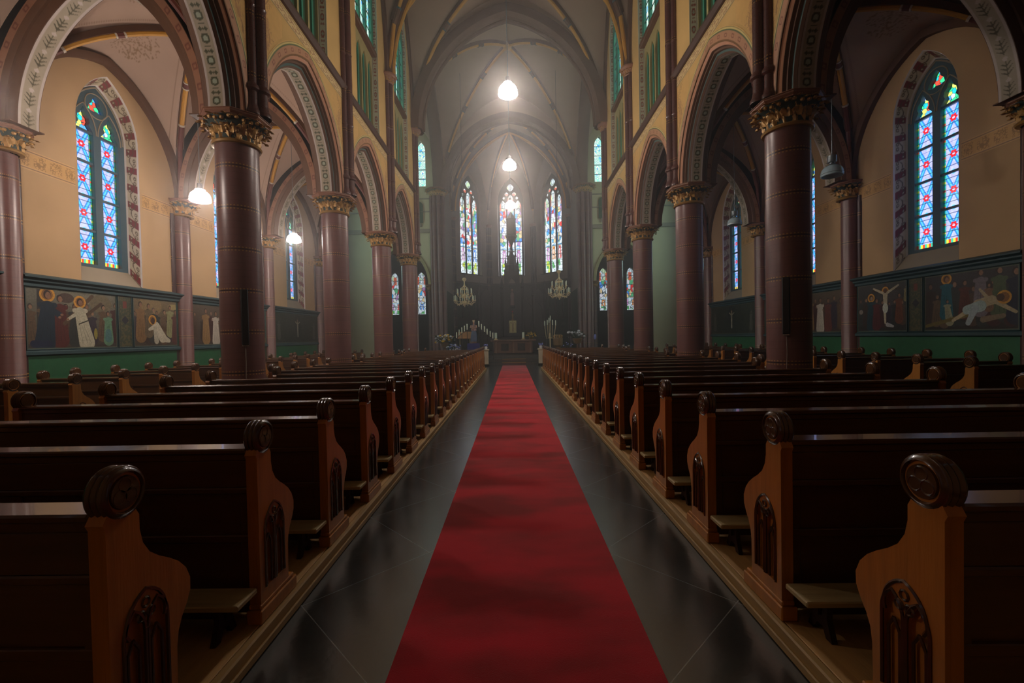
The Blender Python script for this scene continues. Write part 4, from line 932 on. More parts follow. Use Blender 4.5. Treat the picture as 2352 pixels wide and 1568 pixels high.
# ---------------------------------------------------------------- chancel and apse
groin('ceiling', NV_A + 0.1, (APSE_C - CROSS1) / 2, (CROSS1 + APSE_C) / 2); diag_ribs(NV_A + 0.1, (APSE_C - CROSS1) / 2, (CROSS1 + APSE_C) / 2)
trans_arch(APSE_C, NV_A + 0.15, 0.2, 0.28)
for s in (-1, 1):
    b = MB(); b.box(s * APSE_W, CROSS1 + 0.4, 0, s * (APSE_W + 0.3), APSE_C + APSE_W * math.tan(PI / 8), 17.6); struct(b, f'wall_chancel_{"left" if s < 0 else "right"}', 'apse_plaster', smooth=None)
    b = MB(); b.box(s * (APSE_W - 0.04), CROSS1 + 0.4, 0.34, s * APSE_W, APSE_C + 1.9, 5.0); struct(b, 'baseboard_chancel', 'apse_green', smooth=None)
HF = APSE_W * math.tan(PI / 8)
for k, zsill, ztop in ((-2, 0, 0), (-1, 6.95, 14.95), (0, 6.95, 15.1), (1, 6.95, 14.95), (2, 0, 0)):
    M = Matrix.Translation((0, APSE_C, 0)) @ Matrix.Rotation(-k * PI / 4, 4, 'Z')
    T_ = lambda x, y, z: tuple(M @ Vector((x, y, z)))
    b = MB()
    u0, u1 = (-1, 1) if abs(k) < 2 else ((0, 1) if k == -2 else (-1, 0))
    if k == -2: u0, u1 = 0, 1
    if k == 2: u0, u1 = -1, 0
    def web(u, v): uu = u0 + (u1 - u0) * u; rho = v; return T_(uu * HF * rho, APSE_W * rho, NSPRING + 0.06 + P_(abs(uu) * rho, NV_A, NV_R))
    b.grid(web, 20, 26); struct(b, 'ceiling_apse', 'nave_web', smooth=1.2)
    # rib at the +22.5 degree corner of each face
    for c_ in ((-1, 1) if abs(k) < 2 else ()):
        if k == 0 and False: continue
        pts = [Vector(T_(c_ * HF * t, APSE_W * t, NSPRING + P_(t, NV_A, NV_R))) for t in [0.97 * (1 - i / 24) for i in range(25)]]
        if (k, c_) in ((0, -1), (0, 1), (-1, -1), (1, 1)):
            rb = MB(); rb.tube(pts, 0.13, 8); o = struct(rb, 'trim_21', 'rib_brown'); r2 = MB(); r2.tube([p + Vector((0, 0, -0.12)) for p in pts], 0.06, 8); r2.build('rib_roll', 'rib_yellow', o)
    if abs(k) == 2: continue
    hw = 1.0; rr = 2.0; zs_ = ztop - rr
    b = MB(); to = lambda a_, b_, d: T_(a_, d, b_)
    b.prism([(-HF, 0.3), (HF, 0.3), (HF, 17.5), (-HF, 17.5)], APSE_W, APSE_W + 0.5, to, [open_poly(hw + 0.12, zsill - 0.1, zs_, rr + 0.18, 12)])
    struct(b, f'wall_apse', 'apse_plaster', smooth=0.4)
    # tracery plate with three lights
    holes = []; dl = 0.66
    for i in (-1, 0, 1): holes.append(open_poly(0.27, zsill, zs_ + (0.22 if i == 0 else -0.28), 0.55, 8, cx=i * dl))
    for ccx, ccz, r_ in ((0, ztop - 0.62, 0.27), (-0.33, ztop - 1.18, 0.15), (0.33, ztop - 1.18, 0.15), (-0.56, ztop - 1.52, 0.10), (0.56, ztop - 1.52, 0.10)): holes.append([(ccx + r_ * (1 + 0.12 * math.cos(4 * q)) * math.cos(q), ccz + r_ * 1.15 * math.sin(q)) for q in [2 * PI * j / 16 for j in range(16)]])
    b = MB(); b.prism(open_poly(hw + 0.11, zsill - 0.09, zs_, rr + 0.17, 12), APSE_W + 0.24, APSE_W + 0.34, to, holes)
    w = struct(b, f'window_{10 + k}', 'lead', smooth=None)
    f = story_glass(7.7 + 5 * k, zsill, ztop)
    painted('pane', lambda u, v: tuple(np.array(q) for q in (lambda x, z: (M[0][0] * x + M[0][1] * (APSE_W + 0.31) + M[0][3], M[1][0] * x + M[1][1] * (APSE_W + 0.31) + M[1][3], z))((u - 0.5) * 2.06, zsill - 0.05 + (ztop + 0.1 - zsill) * v)),
            lambda u, v: f((u - 0.5) * 2.06, zsill - 0.05 + (ztop + 0.1 - zsill) * v), 130, 460, w, 'glass')
    b = MB(); b.prism([(-hw - 0.2, zsill - 0.16), (hw + 0.2, zsill - 0.16), (hw + 0.2, zsill - 0.1), (-hw - 0.2, zsill - 0.1)], APSE_W - 0.05, APSE_W + 0.3, to)
    b.prism([(-HF, 6.05), (HF, 6.05), (HF, 6.2), (-HF, 6.2)], APSE_W - 0.10, APSE_W, to); struct(b, 'trim_22', 'string', smooth=None)
    # blind arcade under the windows
    ab = MB(); ph = [open_poly(0.30, 3.2, 4.9, 0.5, 8, cx=x) for x in (-1.45, -0.72, 0, 0.72, 1.45)]
    ab.prism([(-HF + .04, 3.0), (HF - .04, 3.0), (HF - .04, 6.04), (-HF + .04, 6.04)], APSE_W - 0.10, APSE_W - 0.03, to, ph); struct(ab, 'trim_23', 'olive', smooth=None)
    ab = MB(); ab.prism([(-HF, 0.34), (HF, 0.34), (HF, 5.6), (-HF, 5.6)], APSE_W - 0.03, APSE_W, to); struct(ab, 'baseboard_apse', 'apse_green', smooth=None)
    # corner shafts
for k in (-1.5, -0.5, 0.5, 1.5):
    a = PI / 2 - k * PI / 4; R_ = APSE_W / math.cos(PI / 8) - 0.1; x, y = R_ * math.cos(a), APSE_C + R_ * math.sin(a)
    b = MB()
    for q in (-0.16, 0, 0.16): b.cyl(x + q * math.sin(a), y - q * math.cos(a), 0.10 if q else 0.13, 0.34, 11.0, 12)
    o = tag(b.build('apse_shaft', 'tile_dark'), {-1.5: 'apse corner shaft left of the left stained glass window', -.5: 'apse corner shaft between left and central windows', .5: 'apse corner shaft between central and right windows', 1.5: 'apse corner shaft right of the right stained glass window'}[k], 'shaft', 'shafts at the apse corners')
    MB().lathe([(0.2, 11.0), (0.26, 11.08), (0.32, 11.2), (0.001, 11.22)], 8, M=Matrix.Translation((x, y, 0))).build('capital', 'abacus', o)
# rear wall behind the viewpoint and aisle ends
b = MB(); b.box(-9.6, -1.9, 0, 9.6, -1.7, 17.6); struct(b, 'wall_back', 'aisle_plaster', smooth=None)
for s in (-1, 1):          # transept west walls above the aisles
    b = MB(); to = lambda a_, b_, d: (s * a_, d, b_)
    b.prism([(COLX + 0.36, 8.1), (11.2, 8.1), (11.2, 17.6), (COLX + 0.36, 17.6)], CROSS0 - 0.1, CROSS0 + 0.2, to); b.prism([(9.0, 0), (11.2, 0), (11.2, 8.1), (9.0, 8.1)], CROSS0 - 0.1, CROSS0 + 0.2, to)
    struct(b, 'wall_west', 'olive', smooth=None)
# ---------------------------------------------------------------- pews
def disc(mb, cxm, cz, r, x0, x1, n=28):       # grooved round finial, axis along X
    M = Matrix.Translation((0, cxm, cz)) @ Matrix.Rotation(PI / 2, 4, 'Y')
    t = x1 - x0; p = [(0.001, x0)]
    p += [(r * 0.62, x0), (r * 0.66, x0 + 0.008), (r * 0.74, x0 + 0.008), (r * 0.80, x0 - 0.004), (r * 0.9, x0), (r * 0.95, x0 + t * .08)]
    for k in (0.2, 0.5, 0.8): p += [(r * 1.0, x0 + t * (k - 0.09)), (r * 1.03, x0 + t * k), (r * 1.0, x0 + t * (k + 0.09)), (r * 0.965, x0 + t * (k + 0.13))]
    p += [(r * 0.95, x1 - t * .08), (r * 0.9, x1), (r * 0.80, x1 + 0.004), (r * 0.74, x1 - 0.008), (r * 0.66, x1 - 0.008), (r * 0.62, x1), (0.001, x1)]
    # rotation about Y by +90 sends local z to +x
    mb.lathe(p, n, M=M)
END = [(-0.075, 0.10), (-0.075, 0.98), (-0.085, 1.0)] + [(0.085 * math.cos(a), 1.085 + 0.085 * math.sin(a)) for a in [PI * (1.22 - 1.55 * i / 16) for i in range(17)]] + \
      [(0.058, 0.985), (0.058, 0.93), (0.070, 0.875), (0.098, 0.828), (0.140, 0.792), (0.190, 0.758), (0.235, 0.722), (0.272, 0.678), (0.294, 0.625), (0.292, 0.575), (0.270, 0.530), (0.242, 0.490), (0.222, 0.445), (0.213, 0.39), (0.210, 0.26), (0.212, 0.10)]
def pew_end(t, x, s):        # outer face towards s (+1: +x)
    xa, xb = x - 0.03, x + 0.03; f = xb if s > 0 else xa
    cz = [open_poly(0.042, 0.27, 0.56, 0.085, 6, cx=0.02), open_poly(0.042, 0.27, 0.56, 0.085, 6, cx=0.122)]
    a = MB(); to = lambda y, z, d: (d, y, z)
    ins = f - s * 0.018
    # body behind the recessed lancets, then the pierced front skin
    a.prism(END, xa if s > 0 else xb, ins, to); a.prism(END, ins + s * 0.0005, f, to, cz)
    e = a.build('pew_end', 'wood_end', t, smooth=0.5)
    b = MB(); b.bbox(xa - 0.012, -0.095, 0.10, xb + 0.012, 0.285, 0.175, 0.006); b.bbox(xa - 0.004, -0.085, 0.175, xb + 0.004, 0.265, 0.20, 0.006); b.build('foot_moulding', 'wood_end', e, smooth=None)
    b = MB(); disc(b, 0.0, 1.085, 0.090, x - 0.037, x + 0.037)
    fx = x + s * 0.034
    for k in range(3):
        q = PI / 2 + k * 2 * PI / 3; b.tube([(fx, 0.027 * math.cos(q) + 0.024 * math.cos(v), 1.085 + 0.027 * math.sin(q) + 0.024 * math.sin(v)) for v in [2 * PI * i / 12 for i in range(12)]], 0.0055, 5, closed=True)
    b.build('carved_finial', 'knob', e)
    b = MB()
    for cx_ in (0.02, 0.122):
        b.tube([(f + s * 0.001, cx_ - 0.045, 0.27)] + [(f + s * 0.001, cx_ + p, 0.56 + z) for p, z in arch_pts(0.045, 0.09, 0, 5)] + [(f + s * 0.001, cx_ + 0.045, 0.27)], 0.007, 5)
        for q in (-0.024, 0.024): b.tube([(f - s * 0.006, cx_ + q, 0.27), (f - s * 0.006, cx_ + q, 0.50), (f - s * 0.006, cx_, 0.545)], 0.006, 5)
    R_ = MB
    b.tube([(f + s * 0.001, -0.005 + 0.001, 0.56)] + [(f + s * 0.001, 0.071 + p, 0.585 + z) for p, z in arch_pts(0.088, 0.12, 0, 7)] + [(f + s * 0.001, 0.153, 0.56)], 0.007, 5)
    for (p, z) in ((0.071, 0.655), (0.05, 0.612), (0.092, 0.612)): b.tube([(f + s * 0.002, p + 0.017 * math.cos(v), z + 0.017 * math.sin(v)) for v in [2 * PI * i / 8 for i in range(8)]], 0.005, 4, closed=True)
    b.build('carved_tracery', 'knob', e)
def make_pew(L):             # runs from x=0 (aisle end) to x=L, y=0 under the finial, seat towards +y
    t = thing('pew', '', 'pew'); x0, x1 = 0.03, L - 0.03
    pew_end(t, 0.0, -1); pew_end(t, L, 1)
    b = MB(); b.bbox(x0, -0.075, 1.005, x1, 0.055, 1.035, 0.008); b.bbox(x0, -0.055, 0.965, x1, 0.03, 1.006, 0.006); b.build('book_rail', 'wood_rail', t, smooth=None)
    b = MB(); b.box(x0, -0.030, 0.14, x1, 0.006, 0.97)
    b.bbox(x0, -0.052, 0.82, x1, -0.03, 0.965, 0.004); b.bbox(x0, -0.062, 0.79, x1, -0.03, 0.822, 0.006); b.bbox(x0, -0.046, 0.14, x1, -0.03, 0.24, 0.004); b.bbox(x0, -0.048, 0.52, x1, -0.03, 0.56, 0.004)
    n = max(2, round((x1 - x0) / 0.62))
    for i in range(n + 1):
        c = x0 + 0.03 + (x1 - x0 - 0.06) * i / n; b.bbox(c - 0.03, -0.044, 0.24, c + 0.03, -0.03, 0.79, 0.004)
    b.build('backrest', 'wood', t, smooth=None)
    b = MB(); b.bbox(x0, 0.006, 0.50, x1, 0.27, 0.525, 0.006); b.box(x0, 0.05, 0.16, x1, 0.07, 0.50); b.build('seat', 'wood', t, smooth=None)
    return t
def make_kneeler(L):
    t = thing('kneeler', '', 'kneeler'); 
    b = MB(); b.bbox(0, -0.085, 0.275, L, 0.085, 0.305, 0.006); b.build('board', 'wood_pale', t, smooth=None)
    b = MB(); b.box(0.1, -0.012, 0.20, L - 0.1, 0.012, 0.275); b.build('stretcher', 'wood_dark', t, smooth=None)
    for x in (0.13, L / 2, L - 0.13):
        MB().prism([(-0.055, 0.275), (0.055, 0.275), (0.05, 0.20), (0.085, 0.102), (0.045, 0.102), (0.02, 0.15), (-0.02, 0.15), (-0.045, 0.102), (-0.085, 0.102), (-0.05, 0.20)], x - 0.014, x + 0.014, lambda y, z, d: (d, y, z)).build('leg', 'wood_dark', t, smooth=None)
    return t
ROW0, DROW, NROW = 1.5, 0.865, 23
SX = 0.009      # the aisle is a touch right of the camera axis
PROTO = {}
def put(kind, L, maker, x, y, flip, label, group):
    key = (kind, round(L, 2)); 
    if key not in PROTO: o = PROTO[key] = maker(L)
    else: o = copy_tree(PROTO[key])
    # flip: runs towards -x instead (turning half round would swap the seat side, so the mirror twin is its own build)
    o.location = (x - L if flip else x, y, 0); o['label'] = label; o['group'] = group
    return o
for side, s in (('left', -1), ('right', 1)):
    for i in range(NROW):
        y = ROW0 + DROW * i
        colhit = any(abs(y + 0.1 - c) < 0.62 for c in COLS)
        xin = 1.40; L = (2.72 if colhit else 3.28)
        w = 'nearest' if i == 0 else ORD[i]
        pos = f'{w} row from the camera' if i else 'nearest row, cut off at the picture edge'
        put('pew', L, make_pew, s * xin + SX, y, s < 0, f'dark oak pew of the {side} nave block, {pos}', f'pews of the {side} nave block')
        if i < NROW - 1:
            put('kneeler', L - 0.04, make_kneeler, s * 1.375 + SX, y + 0.685, s < 0, f'low kneeling bench behind the {ORD[i + 1]} pew of the {side} nave block', f'kneelers of the {side} nave block')
        if i < 22 and i >= 3:
            if any(abs(y + 0.1 - c) < 0.45 for c in COLS): La = 1.45
            else: La = 1.75
            put('pew', La, make_pew, s * 6.82 + SX, y, s < 0, f'short oak pew by the {side} green aisle wall, {ORD[i - 3]} in view from the camera', f'pews of the {side} side aisle')
# wooden platforms carrying the pews
for side, s in (('left', -1), ('right', 1)):
    xa, xb = sorted((s * 1.33 + SX, s * 4.40 + SX))
    b = MB(); b.bbox(xa + 0.045 if s > 0 else xa, 0.2, 0.001, xb if s > 0 else xb - 0.045, 21.6, 0.10, 0.004); o = b.build('pew_platform', 'platform', smooth=None)
    tag(o, f'low worn plank platform under the {side} nave pews', 'platform', 'pew platforms')
    e0 = s * 1.33 + SX; b = MB(); b.bbox(min(e0, e0 + s * 0.045), 0.2, 0.001, max(e0, e0 + s * 0.045), 21.6, 0.10, 0.008); b.bbox(min(e0, e0 - s * 0.014), 0.2, 0.001, max(e0, e0 - s * 0.014), 21.6, 0.045, 0.005); b.build('edge_board', 'kerb', o, smooth=None)
    xa, xb = sorted((s * 6.75 + SX, s * 8.70 + SX)); b = MB(); b.bbox(xa, 3.5, 0.001, xb, 20.3, 0.10, 0.004)
    tag(b.build('pew_platform', 'platform', smooth=None), f'low plank platform under the {side} side aisle pews', 'platform', 'pew platforms')
# ---------------------------------------------------------------- pendant lamps
def make_lamp(lit, top):
    t = thing('pendant_lamp', '', 'lamp')
    b = MB().lathe([(0.20, 0.0), (0.213, 0.012), (0.212, 0.05), (0.206, 0.10), (0.192, 0.145), (0.165, 0.185), (0.125, 0.215), (0.085, 0.23)], 28)
    b.lathe([(0.195, 0.0), (0.15, 0.004), (0.001, 0.0)] if lit else [(0.20, 0.0), (0.185, 0.05), (0.15, 0.15), (0.001, 0.22)], 28)
    gl = 'lamp_on' if lit == 1 else 'lamp_on_aisle'; b.build('shade', gl if lit else 'lamp_off', t)
    MB().lathe([(0.212, 0.045), (0.218, 0.05), (0.212, 0.055)], 28).build('rim_clip', 'lamp_metal', t)
    MB().lathe([(0.085, 0.235), (0.05, 0.27), (0.05, 0.29), (0.085, 0.30), (0.09, 0.31), (0.09, 0.44), (0.001, 0.445)] if not lit else [(0.075, 0.235), (0.10, 0.245), (0.10, 0.262), (0.001, 0.265)], 20).build('neck', gl if lit else 'lamp_metal', t)
    if lit: MB().lathe([(0.05, 0.265), (0.05, 0.40), (0.001, 0.41)], 16).build('housing', 'lamp_housing', t)
    b = MB(); b.tube([(0, 0, 0.43), (0, 0, top)], 0.008, 6); b.build('cord', 'lamp_metal', t)
    return t
lmp = {}
def lamp(lit, x, y, z, top, label):
    k = (lit, round(top, 1)); o = lmp.get(k)
    if o is None: o = lmp[k] = make_lamp(lit, top)
    else: o = copy_tree(o)
    o.location = (x, y, z); o['label'] = label; o['group'] = 'pendant lamps' ; return o
for y, l in ((MIDS[2], 'large lit pendant lamp hanging high over the carpet, the nearest of the nave lamps'), (MIDS[3], 'middle lit pendant lamp over the carpet, above the central stained glass'), (MIDS[4], 'lit pendant lamp seen in front of the central stained glass window')):
    lamp(1, 0, y, 6.96, 9.9, l)
for y, l in ((MIDS[1], 'lit pendant lamp in the left aisle just outside the frame'), (MIDS[2], 'lit pendant lamp in the left aisle beside the nearest column'), (MIDS[3], 'lit pendant lamp in the left aisle in front of the farthest window')):
    lamp(2, -7.0, y, 4.80, 3.6, l)
for y, l in ((MIDS[1], 'unlit pendant lamp in the right aisle just outside the frame'), (MIDS[2], 'unlit bluish white pendant lamp in the right aisle beside the nearest column'), (MIDS[3], 'unlit pendant lamp in the right aisle in front of the farthest window')):
    lamp(0, 7.08, y, 4.98, 3.42, l)
# ---------------------------------------------------------------- column speakers
for side, s in (('left', -1), ('right', 1)):
    a = math.atan2(-1, -s * 0.75); x, y = s * COLX + 0.34 * math.cos(a), COLS[2] + 0.34 * math.sin(a)
    t = thing('column_speaker', f'slim black column speaker fixed to the nearest {side} column', 'speaker', (x, y, 1.55), a + PI / 2, 'column speakers')
    MB().bbox(-0.055, -0.10, 0, 0.055, 0.0, 0.95, 0.012).build('cabinet', 'black', t, smooth=None)
    MB().bbox(-0.046, -0.106, 0.03, 0.046, -0.099, 0.92, 0.003).build('grille', 'black', t, smooth=None)
    MB().bbox(-0.045, -0.09, -0.02, 0.045, 0.0, 0.0, 0.004).build('bracket', 'cable', t, smooth=None)
    b = MB(); b.tube([(0, -0.03, -0.02), (0.005, -0.012, -0.3), (-0.005, -0.012, -0.7), (0, -0.012, -1.04)], 0.006, 6); b.build('cable', 'cable', t)
# ---------------------------------------------------------------- aisle wall paintings
def canvas(u, v, bg0, bg1):
    a, b = L3(bg0), L3(bg1); return [a[k] * (1 - v) + b[k] * v + 0 * u for k in range(3)]
def ell(c, u, v, cx, cy, rx, ry, col, rot=0.0):
    x, y = u - cx, v - cy; ca, sa = math.cos(rot), math.sin(rot); X, Y = x * ca + y * sa, -x * sa + y * ca
    blend(c, (X / rx) ** 2 + (Y / ry) ** 2 < 1, L3(col))
def seg(c, u, v, x0, y0, x1, y1, w0, w1, col):
    dx, dy = x1 - x0, y1 - y0; L2 = dx * dx + dy * dy; t = np.clip(((u - x0) * dx + (v - y0) * dy) / L2, 0, 1)
    blend(c, np.hypot(u - x0 - t * dx, v - y0 - t * dy) < w0 + (w1 - w0) * t, L3(col))
def halo(c, u, v, x, y, r): ell(c, u, v, x, y, r, r, (222, 160, 54)); ell(c, u, v, x, y, r * 0.72, r * 0.72, (150, 100, 50))
def person(c, u, v, x, y, h, robe, skin=(150, 110, 84), hair=(50, 34, 26), hl=False, lean=0.0, arms=None, dark=0.7):
    w = h * 0.15; tx = x + lean * h
    if hl: halo(c, u, v, tx, y + h * 0.90, h * 0.13)
    seg(c, u, v, x, y + h * 0.05, tx, y + h * 0.68, w * 1.15, w * 0.75, robe)
    sh = tuple(int(q * dark) for q in robe)
    for k in (-0.6, 0.05, 0.6): seg(c, u, v, x + k * w, y + h * 0.04, tx + k * w * 0.4, y + h * 0.5, 0.006, 0.003, sh)
    seg(c, u, v, tx - w * 0.8, y + h * 0.72, tx + w * 0.8, y + h * 0.72, w * 0.3, w * 0.3, robe)
    ell(c, u, v, tx, y + h * 0.90, h * 0.062, h * 0.078, hair); ell(c, u, v, tx + h * 0.012, y + h * 0.885, h * 0.045, h * 0.06, skin)
    if arms:
        for ax, ay in arms:
            seg(c, u, v, tx, y + h * 0.70, tx + ax * h, y + h * (0.70 + ay), w * 0.30, w * 0.18, robe); ell(c, u, v, tx + ax * h, y + h * (0.70 + ay), h * 0.028, h * 0.022, skin)
def crowd(c, u, v, W_, seed, n, y=0.12, hs=(0.62, 0.85), pal=((60, 44, 36), (86, 66, 50), (70, 36, 34), (48, 54, 52), (104, 82, 60), (58, 50, 62))):
    r = random.Random(seed)
    for i in range(n):
        x = W_ * (i + 0.2 + 0.6 * r.random()) / n; person(c, u, v, x, y + 0.1 * r.random(), r.uniform(*hs), r.choice(pal), lean=r.uniform(-.05, .05), skin=r.choice(((140, 104, 80), (120, 88, 66), (160, 124, 96))), hair=r.choice(((40, 30, 24), (90, 80, 70), (70, 50, 36))))
def scene_art(kind, W_):
    def f(U, V):
        u, v = U * W_, V * 1.17
        if kind == 'meeting':
            c = canvas(u, v, (64, 54, 48), (118, 116, 100)); ell(c, u, v, 0.95, 1.0, 0.3, 0.16, (130, 128, 108)); ell(c, u, v, 1.5, 0.95, 0.25, 0.2, (120, 110, 84)); ell(c, u, v, 0.75, 1.02, 0.16, 0.1, (84, 66, 56)); seg(c, u, v, 0.3, 0.3, 0.3, 1.2, 0.12, 0.1, (50, 48, 46))
            crowd(c, u, v, W_, 3, 9); person(c, u, v, 0.62, 0.12, 0.98, (92, 34, 30)); person(c, u, v, 0.32, 0.05, 1.12, (16, 44, 62), hl=True, lean=0.06, arms=((0.24, -0.14), (0.2, -0.19)))
            seg(c, u, v, 0.12, 0.1, 0.4, 0.1, 0.07, 0.06, (20, 34, 66)); seg(c, u, v, 0.98, 0.55, 1.5, 0.95, 0.035, 0.035, (88, 68, 50)); seg(c, u, v, 0.7, 0.5, 1.3, 1.1, 0.04, 0.04, (96, 74, 54))
            person(c, u, v, 1.16, 0.06, 1.0, (196, 192, 166), hl=True, lean=-0.13, arms=((-0.26, -0.17),), dark=0.78); seg(c, u, v, 1.0, 0.5, 1.3, 0.62, 0.012, 0.012, (60, 60, 50)); ell(c, u, v, 1.36, 0.3, 0.04, 0.12, (150, 140, 60))
            person(c, u, v, 1.66, 0.12, 0.70, (104, 148, 116)); seg(c, u, v, 1.66, 0.2, 1.66, 0.34, 0.09, 0.07, (84, 130, 128))
        elif kind == 'kneeling':
            c = canvas(u, v, (70, 60, 48), (120, 104, 74)); ell(c, u, v, 0.5, 1.0, 0.35, 0.25, (146, 124, 84)); ell(c, u, v, 1.25, 1.02, 0.2, 0.07, (170, 152, 96)); crowd(c, u, v, W_, 8, 8)
            person(c, u, v, 0.2, 0.2, 0.92, (142, 108, 68)); person(c, u, v, 0.44, 0.3, 0.78, (110, 96, 72)); seg(c, u, v, 0.5, 0.62, 1.2, 0.32, 0.045, 0.045, (84, 62, 42)); person(c, u, v, 1.12, 0.3, 0.78, (150, 150, 104))
            person(c, u, v, 1.3, 0.12, 0.85, (96, 56, 50)); seg(c, u, v, 0.66, 0.5, 0.86, 0.2, 0.11, 0.12, (206, 200, 176)); seg(c, u, v, 0.86, 0.2, 1.06, 0.13, 0.10, 0.05, (206, 200, 176)); seg(c, u, v, 0.64, 0.5, 0.45, 0.42, 0.07, 0.035, (206, 200, 176)); seg(c, u, v, 0.62, 0.45, 0.66, 0.12, 0.05, 0.07, (190, 186, 164))
            halo(c, u, v, 0.55, 0.66, 0.12); ell(c, u, v, 0.56, 0.63, 0.06, 0.085, (70, 46, 32))
        elif kind == 'standing':
            c = canvas(u, v, (70, 58, 48), (96, 82, 66)); crowd(c, u, v, W_, 13, 8); person(c, u, v, 0.55, 0.12, 0.98, (156, 122, 76)); person(c, u, v, 0.98, 0.06, 0.98, (204, 196, 180), arms=((-0.17, 0.0), (0.12, -0.1)), dark=0.8); person(c, u, v, 1.3, 0.1, 0.9, (110, 60, 52))
        elif kind == 'cross':
            c = canvas(u, v, (34, 34, 30), (66, 66, 66)); ell(c, u, v, 1.0, 0.6, 0.35, 0.4, (80, 74, 74)); crowd(c, u, v, W_, 21, 7, hs=(0.5, 0.75)); seg(c, u, v, 0.84, 0.1, 0.84, 1.18, 0.03, 0.03, (70, 50, 34)); seg(c, u, v, 0.45, 1.0, 1.25, 1.0, 0.022, 0.022, (70, 50, 34))
            person(c, u, v, 0.42, 0.1, 0.82, (20, 60, 70), hl=True, skin=(170, 150, 130)); person(c, u, v, 0.58, 0.1, 0.74, (90, 34, 36)); halo(c, u, v, 0.84, 0.98, 0.1)
            fl = (196, 186, 156); seg(c, u, v, 0.84, 0.9, 0.84, 0.62, 0.065, 0.05, fl); seg(c, u, v, 0.84, 0.9, 0.5, 1.06, 0.035, 0.022, fl); seg(c, u, v, 0.84, 0.9, 1.2, 1.08, 0.035, 0.022, fl); seg(c, u, v, 0.82, 0.6, 0.84, 0.2, 0.045, 0.025, fl); ell(c, u, v, 0.84, 0.56, 0.08, 0.12, (206, 214, 200)); ell(c, u, v, 0.84, 0.98, 0.045, 0.055, (100, 70, 50))
            seg(c, u, v, 0.9, 0.16, 1.05, 0.12, 0.05, 0.03, (190, 190, 190)); person(c, u, v, 1.22, 0.25, 0.66, (118, 66, 40)); person(c, u, v, 1.52, 0.4, 0.6, (160, 110, 80)); person(c, u, v, 1.4, 0.72, 0.34, (150, 140, 90), arms=((0.25, 0.2),)); ell(c, u, v, 0.1, 0.5, 0.06, 0.06, (160, 150, 140))
        elif kind == 'nailing':
            c = canvas(u, v, (38, 34, 28), (58, 56, 58)); crowd(c, u, v, W_, 34, 10, hs=(0.6, 0.9)); person(c, u, v, 0.48, 0.3, 0.85, (20, 96, 110), hl=True); person(c, u, v, 0.55, 0.15, 0.5, (150, 150, 120), lean=-0.1); person(c, u, v, 0.85, 0.3, 0.72, (92, 44, 30)); person(c, u, v, 1.15, 0.35, 0.85, (120, 112, 120)); person(c, u, v, 1.48, 0.3, 0.9, (84, 100, 70)); person(c, u, v, 1.75, 0.2, 0.95, (30, 36, 58)); person(c, u, v, 1.3, 0.4, 0.5, (130, 96, 70), arms=((-0.25, -0.2),))
            seg(c, u, v, 0.05, 0.1, 1.0, 0.32, 0.035, 0.04, (120, 106, 50)); fl = (184, 168, 132); seg(c, u, v, 0.62, 0.2, 0.98, 0.42, 0.03, 0.05, fl); seg(c, u, v, 1.1, 0.5, 1.35, 0.56, 0.09, 0.09, fl); seg(c, u, v, 0.9, 0.4, 1.15, 0.46, 0.09, 0.11, (168, 190, 186)); seg(c, u, v, 1.05, 0.42, 0.92, 0.14, 0.07, 0.05, (170, 186, 190)); seg(c, u, v, 1.4, 0.54, 1.75, 0.32, 0.045, 0.03, fl); seg(c, u, v, 1.3, 0.58, 1.14, 0.78, 0.035, 0.025, fl)
            halo(c, u, v, 1.56, 0.60, 0.125); ell(c, u, v, 1.5, 0.6, 0.07, 0.07, (80, 54, 38)); seg(c, u, v, 1.2, 0.2, 1.55, 0.26, 0.06, 0.04, (140, 122, 96))
        elif kind == 'lament':
            c = canvas(u, v, (46, 40, 32), (70, 70, 72)); crowd(c, u, v, W_, 41, 8, hs=(0.6, 0.85)); halo(c, u, v, 0.6, 0.86, 0.11); person(c, u, v, 0.6, 0.2, 0.8, (30, 42, 74), skin=(170, 140, 120)); seg(c, u, v, 0.45, 0.55, 0.95, 0.4, 0.1, 0.06, (206, 200, 190)); seg(c, u, v, 0.5, 0.5, 0.6, 0.2, 0.07, 0.1, (200, 200, 196)); seg(c, u, v, 1.1, 0.5, 1.25, 0.1, 0.06, 0.1, (176, 132, 62)); person(c, u, v, 1.05, 0.3, 0.7, (150, 120, 90)); seg(c, u, v, 0.3, 0.1, 1.3, 0.14, 0.05, 0.06, (130, 112, 60))
        else:   # dark green niche with three pale standing figures
            c = canvas(u, v, (38, 46, 36), (46, 54, 42)); bi, bj, e = voronoi(u, v, 0.07); blend(c, (hash2(bi, bj) > 0.7) & (e > 0.2), L3((56, 64, 48)))
            for cx_, hh, col in ((0.35, 0.7, (92, 92, 82)), (W_ - 0.35, 0.7, (92, 92, 82))): person(c, u, v, cx_, 0.2, hh, col, skin=(120, 110, 96))
            ell(c, u, v, W_ / 2, 0.75, 0.3, 0.42, (30, 34, 28)); seg(c, u, v, W_ / 2, 0.2, W_ / 2, 1.05, 0.018, 0.018, (80, 62, 40)); seg(c, u, v, W_ / 2, 0.8, W_ / 2, 0.6, 0.05, 0.04, (176, 164, 136)); seg(c, u, v, W_ / 2 - 0.2, 0.86, W_ / 2, 0.76, 0.02, 0.03, (176, 164, 136)); seg(c, u, v, W_ / 2 + 0.2, 0.86, W_ / 2, 0.76, 0.02, 0.03, (176, 164, 136)); seg(c, u, v, W_ / 2, 0.6, W_ / 2, 0.25, 0.045, 0.035, (184, 178, 156)); ell(c, u, v, W_ / 2, 0.9, 0.05, 0.06, (150, 120, 90))
